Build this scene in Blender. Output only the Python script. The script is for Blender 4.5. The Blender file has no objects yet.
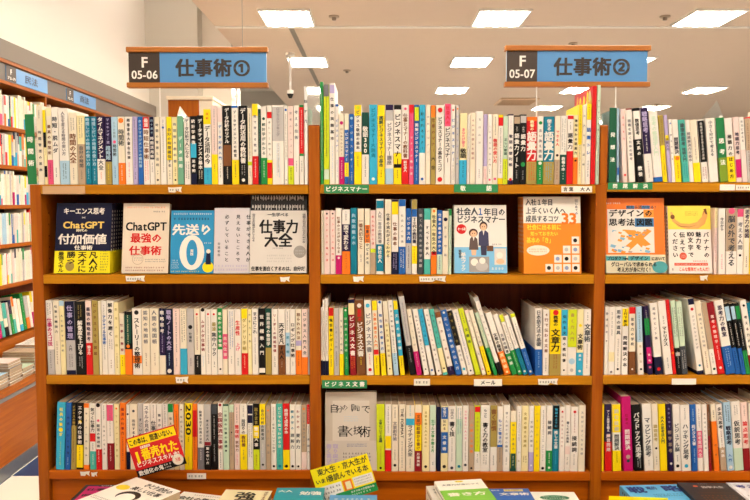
import bpy, math, random
from mathutils import Vector, Matrix

# ------------------------------------------------------------------ camera, world, exposure, lamps
scene = bpy.context.scene
COL = scene.collection
F, CX, CY, EYE = 727.0, 375.0, 250.0, 1.5
TH = math.atan(47.0 / F)
cam_data = bpy.data.cameras.new('camera')
cam_data.sensor_width = 36.0
cam_data.lens = 36.0 * F / 750.0
cam_data.clip_end = 100
cam = bpy.data.objects.new('camera', cam_data)
COL.objects.link(cam)
cam.location = (0, 0, EYE)
cam.rotation_euler = (math.pi / 2 - TH, 0, 0)
scene.camera = cam
scene.view_settings.view_transform = 'Standard'
scene.view_settings.look = 'None'
scene.view_settings.gamma = 1.0
scene.view_settings.use_curve_mapping = False
EXPOSURE = 1.0
LAMP = 23.8            # ceiling tube emission
AMBIENT = 0.14
scene.view_settings.exposure = EXPOSURE
scene.cycles.use_denoising = True
scene.cycles.max_bounces = 7
scene.cycles.diffuse_bounces = 4
w = bpy.data.worlds.new('store_air'); scene.world = w; w.use_nodes = True
w.node_tree.nodes['Background'].inputs[0].default_value = (1.0, 0.88, 0.80, 1)
w.node_tree.nodes['Background'].inputs[1].default_value = AMBIENT

def ray(x, y):
    u, v = (x - CX) / F, (CY - y) / F
    c, s = math.cos(TH), math.sin(TH)
    return Vector((u, c + v * s, -s + v * c))
def at(x, y, Y):
    d = ray(x, y); return Vector((0, 0, EYE)) + d * (Y / d.y)
def at_z(x, y, z):
    d = ray(x, y); return Vector((0, 0, EYE)) + d * ((z - EYE) / d.z)
def at_x(x, y, X):
    d = ray(x, y); return Vector((0, 0, EYE)) + d * (X / d.x)

# ------------------------------------------------------------------ materials
def lin(h):
    h = h.lstrip('#'); out = []
    for i in (0, 2, 4):
        c = int(h[i:i + 2], 16) / 255
        out.append(c / 12.92 if c <= 0.04045 else ((c + 0.055) / 1.055) ** 2.4)
    return out + [1.0]
MATS = {}
def mat(name, hexcol, rough=0.5, metal=0.0, emit=0.0, grain=0.0, spec=0.4):
    if name in MATS: return MATS[name]
    m = bpy.data.materials.new(name); m.use_nodes = True
    nt = m.node_tree; b = nt.nodes['Principled BSDF']
    c = lin(hexcol)
    b.inputs['Base Color'].default_value = c
    b.inputs['Roughness'].default_value = rough
    b.inputs['Metallic'].default_value = metal
    b.inputs['Specular IOR Level'].default_value = spec
    if emit:
        b.inputs['Emission Color'].default_value = c
        b.inputs['Emission Strength'].default_value = emit
    if grain:
        tc = nt.nodes.new('ShaderNodeTexCoord'); n = nt.nodes.new('ShaderNodeTexNoise')
        n.inputs['Scale'].default_value = 9; n.inputs['Detail'].default_value = 4
        r = nt.nodes.new('ShaderNodeMapRange'); r.inputs['To Min'].default_value = 1 - grain; r.inputs['To Max'].default_value = 1 + grain
        mx = nt.nodes.new('ShaderNodeVectorMath'); mx.operation = 'SCALE'; mx.inputs[0].default_value = c[:3]
        nt.links.new(tc.outputs['Object'], n.inputs['Vector']); nt.links.new(n.outputs['Fac'], r.inputs['Value'])
        nt.links.new(r.outputs[0], mx.inputs['Scale']); nt.links.new(mx.outputs[0], b.inputs['Base Color'])
    MATS[name] = m
    return m
def wood(name, dark, light, along, rough=0.42):
    m = bpy.data.materials.new(name); m.use_nodes = True
    nt = m.node_tree; b = nt.nodes['Principled BSDF']
    tc = nt.nodes.new('ShaderNodeTexCoord'); mp = nt.nodes.new('ShaderNodeMapping')
    mp.inputs['Scale'].default_value = {'x': (1.2, 26, 26), 'y': (26, 1.2, 26), 'z': (26, 26, 1.2)}[along]
    n = nt.nodes.new('ShaderNodeTexNoise'); n.inputs['Scale'].default_value = 2.2; n.inputs['Detail'].default_value = 6
    n.inputs['Roughness'].default_value = 0.62; n.inputs['Distortion'].default_value = 0.5
    cr = nt.nodes.new('ShaderNodeValToRGB')
    cr.color_ramp.elements[0].position = 0.3; cr.color_ramp.elements[0].color = lin(dark)
    cr.color_ramp.elements[1].position = 0.72; cr.color_ramp.elements[1].color = lin(light)
    nt.links.new(tc.outputs['Object'], mp.inputs['Vector']); nt.links.new(mp.outputs[0], n.inputs['Vector'])
    nt.links.new(n.outputs['Fac'], cr.inputs['Fac']); nt.links.new(cr.outputs[0], b.inputs['Base Color'])
    b.inputs['Roughness'].default_value = rough
    b.inputs['Specular IOR Level'].default_value = 0.2
    MATS[name] = m
    return m
PAL = {  # one paper or ink colour per letter: (name for the label, sRGB)
 'w': ('white', 'ECE6DC'), 'c': ('cream', 'E9DFC8'), 'i': ('pale yellow', 'EEE1AC'), 'p': ('pale pink', 'EBD3CB'),
 'P': ('pink', 'E0557F'), 'm': ('magenta', 'C00F6A'), 'r': ('red', 'D3181B'), 'R': ('dark red', '8C1420'),
 'o': ('orange', 'F07A1C'), 'y': ('yellow', 'F7DA0A'), 'Y': ('olive gold', 'A8934A'), 'l': ('lime', 'CBD920'),
 'G': ('green', '1E8E43'), 'g': ('pale green', 'C6DCC2'), 'D': ('dark green', '12463A'), 't': ('turquoise', '4FB7A8'),
 'T': ('teal', '0B7A94'), 's': ('sky blue', '35ACD2'), 'a': ('pale blue', 'A9CBE0'), 'b': ('blue', '1F5FAE'),
 'n': ('navy', '0B1034'), 'v': ('lavender', 'B3A6CF'), 'V': ('purple', '231240'), 'k': ('black', '0B0A0B'),
 'K': ('charcoal', '42474D'), 'e': ('light grey', 'BDB9B6'), 'E': ('grey', '77757A'), 'd': ('tan', 'B79F84'),
 'B': ('brown', '7A4A26')}
def P(c):
    n, h = PAL[c]
    return mat('paper_' + n.replace(' ', '_'), h, 0.45, spec=0.28)
PAGES = mat('page_edges_shaded', 'AE9A80', 0.85)  # paper toned darker all over, standing in for shade on the book tops
WX = wood('wood_grain_along', 'AB6A06', 'CB8A10', 'x')
WZ = wood('wood_grain_upright', '934606', 'B0610C', 'z')
WY = wood('wood_grain_deep', '934606', 'B0610C', 'y')
WP = wood('wood_base_board', 'AE5204', 'C86606', 'x')
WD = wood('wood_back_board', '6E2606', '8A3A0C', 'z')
CLEAR = bpy.data.materials.new('clear_acrylic'); CLEAR.use_nodes = True
_b = CLEAR.node_tree.nodes['Principled BSDF']
_b.inputs['Base Color'].default_value = (0.93, 0.97, 0.97, 1); _b.inputs['Roughness'].default_value = 0.06
_b.inputs['Transmission Weight'].default_value = 0.93; _b.inputs['IOR'].default_value = 1.2
CLEAR_GREEN = bpy.data.materials.new('clear_green_acrylic'); CLEAR_GREEN.use_nodes = True
_b = CLEAR_GREEN.node_tree.nodes['Principled BSDF']
_b.inputs['Base Color'].default_value = (0.55, 0.85, 0.7, 1); _b.inputs['Roughness'].default_value = 0.1
_b.inputs['Transmission Weight'].default_value = 0.8; _b.inputs['IOR'].default_value = 1.2
METAL = mat('brushed_metal', '96989B', 0.42, 0.9)

# ------------------------------------------------------------------ mesh builder
_font = bpy.data.curves.new('glyph_source', 'FONT'); _font.resolution_u = 1
_fobj = bpy.data.objects.new('glyph_source', _font); COL.objects.link(_fobj)
GL = {}
def glyph(ch, bold=0.0):
    k = (ch, bold)
    if k not in GL:
        _font.body = ch; _font.resolution_u = 1 if ord(ch) > 0x2E00 else 3
        bpy.context.view_layer.update()
        me = _fobj.to_mesh()
        vs = [(v.co.x, v.co.y) for v in me.vertices]
        fs = []
        for p in me.polygons:
            ix = list(p.vertices)
            area = sum(vs[ix[i]][0] * vs[ix[(i + 1) % len(ix)]][1] - vs[ix[(i + 1) % len(ix)]][0] * vs[ix[i]][1] for i in range(len(ix)))
            if area < 0: ix.reverse()
            if abs(area) > 1e-9: fs.append(ix)
        _fobj.to_mesh_clear()
        GL[k] = (vs, fs)
    return GL[k]
def gbox(ch):
    vs, _ = glyph(ch)
    xs = [v[0] for v in vs]; ys = [v[1] for v in vs]
    return min(xs), max(xs), min(ys), max(ys)
_g = gbox('国'); GCX, GCY = (_g[0] + _g[1]) / 2, (_g[2] + _g[3]) / 2
wide = lambda ch: ord(ch) > 0x2E00 or ch in '①②③'

def strokes(bold):
    """offsets at which a character is laid again to thicken its strokes"""
    if bold <= 0: return ((0, 0),)
    if bold < .018: return ((-bold, 0), (bold, 0))
    return ((-bold, -bold * .7), (bold, bold * .7), (bold, -bold * .7), (-bold, bold * .7))
class MB:
    def __init__(s): s.v, s.f, s.m, s.mats = [], [], [], []
    def mi(s, m):
        if m not in s.mats: s.mats.append(m)
        return s.mats.index(m)
    def poly(s, pts, m):
        b = len(s.v); s.v += [tuple(p) for p in pts]; s.f.append(list(range(b, b + len(pts)))); s.m.append(s.mi(m))
    def box(s, x0, x1, y0, y1, z0, z1, m):
        b = len(s.v)
        s.v += [(x, y, z) for z in (z0, z1) for y in (y0, y1) for x in (x0, x1)]
        for q in ((0, 2, 3, 1), (4, 5, 7, 6), (0, 1, 5, 4), (2, 6, 7, 3), (0, 4, 6, 2), (1, 3, 7, 5)):
            s.f.append([b + i for i in q]); s.m.append(s.mi(m))
    def bbox(s, x0, x1, y0, y1, z0, z1, m, r=0.002):
        """box with chamfered edges"""
        def ring(x0, x1, y0, y1, z, c):
            return [(x0 + c, y0, z), (x1 - c, y0, z), (x1, y0 + c, z), (x1, y1 - c, z), (x1 - c, y1, z), (x0 + c, y1, z), (x0, y1 - c, z), (x0, y0 + c, z)]
        rings = [ring(x0 + r, x1 - r, y0 + r, y1 - r, z0, r * .5), ring(x0, x1, y0, y1, z0 + r, r), ring(x0, x1, y0, y1, z1 - r, r), ring(x0 + r, x1 - r, y0 + r, y1 - r, z1, r * .5)]
        b = len(s.v)
        for rr in rings: s.v += rr
        mi = s.mi(m)
        for k in range(3):
            for i in range(8):
                j = (i + 1) % 8; s.f.append([b + k * 8 + i, b + k * 8 + j, b + k * 8 + 8 + j, b + k * 8 + 8 + i]); s.m.append(mi)
        s.f.append([b + i for i in range(7, -1, -1)]); s.m.append(mi)
        s.f.append([b + 24 + i for i in range(8)]); s.m.append(mi)
    def prism(s, prof, z0, z1, m, caps=True):
        """profile in x,y (counter-clockwise) swept in z"""
        b = len(s.v); n = len(prof)
        s.v += [(x, y, z0) for x, y in prof] + [(x, y, z1) for x, y in prof]
        mi = s.mi(m)
        for i in range(n):
            j = (i + 1) % n; s.f.append([b + i, b + j, b + n + j, b + n + i]); s.m.append(mi)
        if caps:
            s.f.append([b + i for i in range(n - 1, -1, -1)]); s.m.append(mi)
            s.f.append([b + n + i for i in range(n)]); s.m.append(mi)
    def ushell(s, T, D, z0, z1, t, off, m, r=0.0018):
        """soft cover: spine at y=0 plus two boards reaching back to y=D"""
        r = min(r, T * .3)
        o = [(-off, D), (-off, r - off), (-off + r * .3, -off + r * .3), (r - off, -off), (T - r + off, -off), (T + off - r * .3, -off + r * .3), (T + off, r - off), (T + off, D)]
        i_ = [(T - t, D), (T - t, t), (t, t), (t, D)]
        b = len(s.v); prof = o + i_; n = len(prof)
        s.v += [(x, y, z0) for x, y in prof] + [(x, y, z1) for x, y in prof]
        mi = s.mi(m)
        for i in range(n):
            j = (i + 1) % n; s.f.append([b + i, b + j, b + n + j, b + n + i]); s.m.append(mi)
        # caps as three quads-ish pieces
        for piece in ((0, 1, 2, 10, 11), (2, 3, 4, 5, 9, 10), (5, 6, 7, 8, 9)):
            s.f.append([b + n + k for k in piece]); s.m.append(mi)
            s.f.append([b + k for k in reversed(piece)]); s.m.append(mi)
    def cyl(s, p0, p1, r, m, n=8, caps=True, r1=None):
        p0, p1 = Vector(p0), Vector(p1); d = (p1 - p0).normalized()
        a = d.orthogonal().normalized(); c = d.cross(a); r1 = r if r1 is None else r1
        b = len(s.v); mi = s.mi(m)
        for p, rr in ((p0, r), (p1, r1)):
            for i in range(n):
                t = 2 * math.pi * i / n; s.v.append(tuple(p + a * rr * math.cos(t) + c * rr * math.sin(t)))
        for i in range(n):
            j = (i + 1) % n; s.f.append([b + i, b + j, b + n + j, b + n + i]); s.m.append(mi)
        if caps:
            s.f.append([b + i for i in range(n - 1, -1, -1)]); s.m.append(mi)
            s.f.append([b + n + i for i in range(n)]); s.m.append(mi)
    # ---- flat printing on a face looking towards -y : (x, z) coordinates at depth y
    def rect(s, x0, x1, z0, z1, y, m): s.poly([(x0, y, z0), (x1, y, z0), (x1, y, z1), (x0, y, z1)], m)
    def disc(s, x, z, rx, y, m, rz=None, n=14):
        rz = rz or rx
        s.poly([(x + rx * math.cos(2 * math.pi * i / n), y, z + rz * math.sin(2 * math.pi * i / n)) for i in range(n)], m)
    def char(s, ch, x, z, size, y, m, bold=0.0, rot=0, sx=1.0):
        vs, fs = glyph(ch)
        if not fs: return
        mi = s.mi(m)
        cx, cy = (GCX, GCY)
        if not wide(ch):
            g = gbox(ch); cx = (g[0] + g[1]) / 2
        for k, (dx, dz) in enumerate(strokes(bold)):
            b = len(s.v)
            for (u, v) in vs:
                u, v = (u - cx + dx) * size * sx, (v - cy + dz) * size
                if rot: u, v = v, -u
                s.v.append((x + u, y - k * 1e-6, z + v))
            for q in fs: s.f.append([b + i for i in q]); s.m.append(mi)
    def vtext(s, text, x, zt, zb, width, y, m, bold=0.02):
        n = len(text); pitch = (zt - zb) / n; size = min(pitch * 1.04, width * 1.12); 
        wx = min(1.35, max(1.0, width / size)) if pitch < width else 1.0
        for i, ch in enumerate(text):
            z = zt - pitch * (i + .5)
            if ch in 'ー―～〜':
                s.char(ch, x, z, size, y, m, bold, 1)
            elif ch in '、。':
                s.char(ch, x + size * .5, z + size * .4, size, y, m, bold)
            else: s.char(ch, x, z, size, y, m, bold, 0, wx)
    def adv(s, ch):
        if wide(ch): return 1.0
        if ch == ' ': return .35
        g = gbox(ch); return g[1] - g[0] + .1
    def htext(s, text, x0, x1, z, height, y, m, bold=0.02, squeeze=True):
        """row of writing between x0 and x1, centred on z"""
        tot = sum(s.adv(c) for c in text) * height
        k = (x1 - x0) / tot if squeeze else 1.0
        x = x0
        for ch in text:
            a = s.adv(ch) * height * k
            if ch != ' ': s.char(ch, x + a / 2, z, height, y, m, bold, 0, k)
            x += a
    def rtext(s, text, x, zt, zb, size, y, m, bold=0.02):
        tot = sum(s.adv(c) for c in text) * size; k = (zt - zb) / tot; z = zt
        for ch in text:
            a = s.adv(ch) * size * k
            if ch != ' ':
                vs, fs = glyph(ch); mi = s.mi(m); g = gbox(ch); cx = (g[0] + g[1]) / 2
                for n_, (dx, dz) in enumerate(strokes(bold)):
                    b = len(s.v)
                    for (u, v) in vs: s.v.append((x + (v - GCY + dz) * size, y - n_ * 1e-6, z - a / 2 - (u - cx + dx) * size * k))
                    for q in fs: s.f.append([b + i for i in q]); s.m.append(mi)
            z -= a
    def fine(s, x, zt, zb, w_, y, m, rnd, cols=1):
        """a column of print too small to read: short strokes"""
        for c in range(cols):
            xc = x + (c - (cols - 1) / 2) * w_ * 1.5
            z = zt
            while z > zb + w_:
                for k in range(3):
                    zz = z - w_ * (.15 + .3 * k)
                    l = w_ * rnd.uniform(.45, .95); o = rnd.uniform(-.1, .1) * w_
                    s.rect(xc + o - l / 2, xc + o + l / 2, zz - w_ * .07, zz + w_ * .05, y, m)
                s.rect(xc - w_ * .06, xc + w_ * .06, z - w_ * .9, z, y, m)
                z -= w_ * rnd.choice((1.12, 1.12, 1.2, 1.7))
    def fineh(s, x0, x1, z, h, y, m, rnd):
        x = x0
        while x < x1 - h * .8:
            for k in range(3):
                zz = z + h * (.33 - .3 * k); l = h * rnd.uniform(.45, .9)
                s.rect(x + h * .45 - l / 2, x + h * .45 + l / 2, zz - h * .06, zz + h * .05, y, m)
            s.rect(x + h * .4, x + h * .5, z - h * .45, z + h * .45, y, m)
            x += h * rnd.choice((1.08, 1.08, 1.15, 1.6))
    def merge(s, o, M):
        b = len(s.v); s.v += [tuple(M @ Vector(p)) for p in o.v]
        mp = [s.mi(m) for m in o.mats]
        s.f += [[b + i for i in q] for q in o.f]; s.m += [mp[k] for k in o.m]
    def build(s, name, parent=None, M=None):
        me = bpy.data.meshes.new(name)
        me.from_pydata(s.v, [], s.f); me.polygons.foreach_set('material_index', s.m)
        for m in s.mats: me.materials.append(m)
        me.update()
        o = bpy.data.objects.new(name, me); COL.objects.link(o)
        if parent: o.parent = parent
        if M is not None: o.matrix_local = M
        return o
def empty(name, M=None):
    o = bpy.data.objects.new(name, None); o.empty_display_size = .05; COL.objects.link(o)
    if M is not None: o.matrix_local = M
    return o
def tag(o, label, cat, group=None):
    o['label'] = label; o['category'] = cat
    if group: o['group'] = group
    return o
def struct(o): o['kind'] = 'structure'; return o
def T_(x, y, z): return Matrix.Translation((x, y, z))
def RX(a): return Matrix.Rotation(a, 4, 'X')
def RY(a): return Matrix.Rotation(a, 4, 'Y')
def RZ(a): return Matrix.Rotation(a, 4, 'Z')
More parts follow.
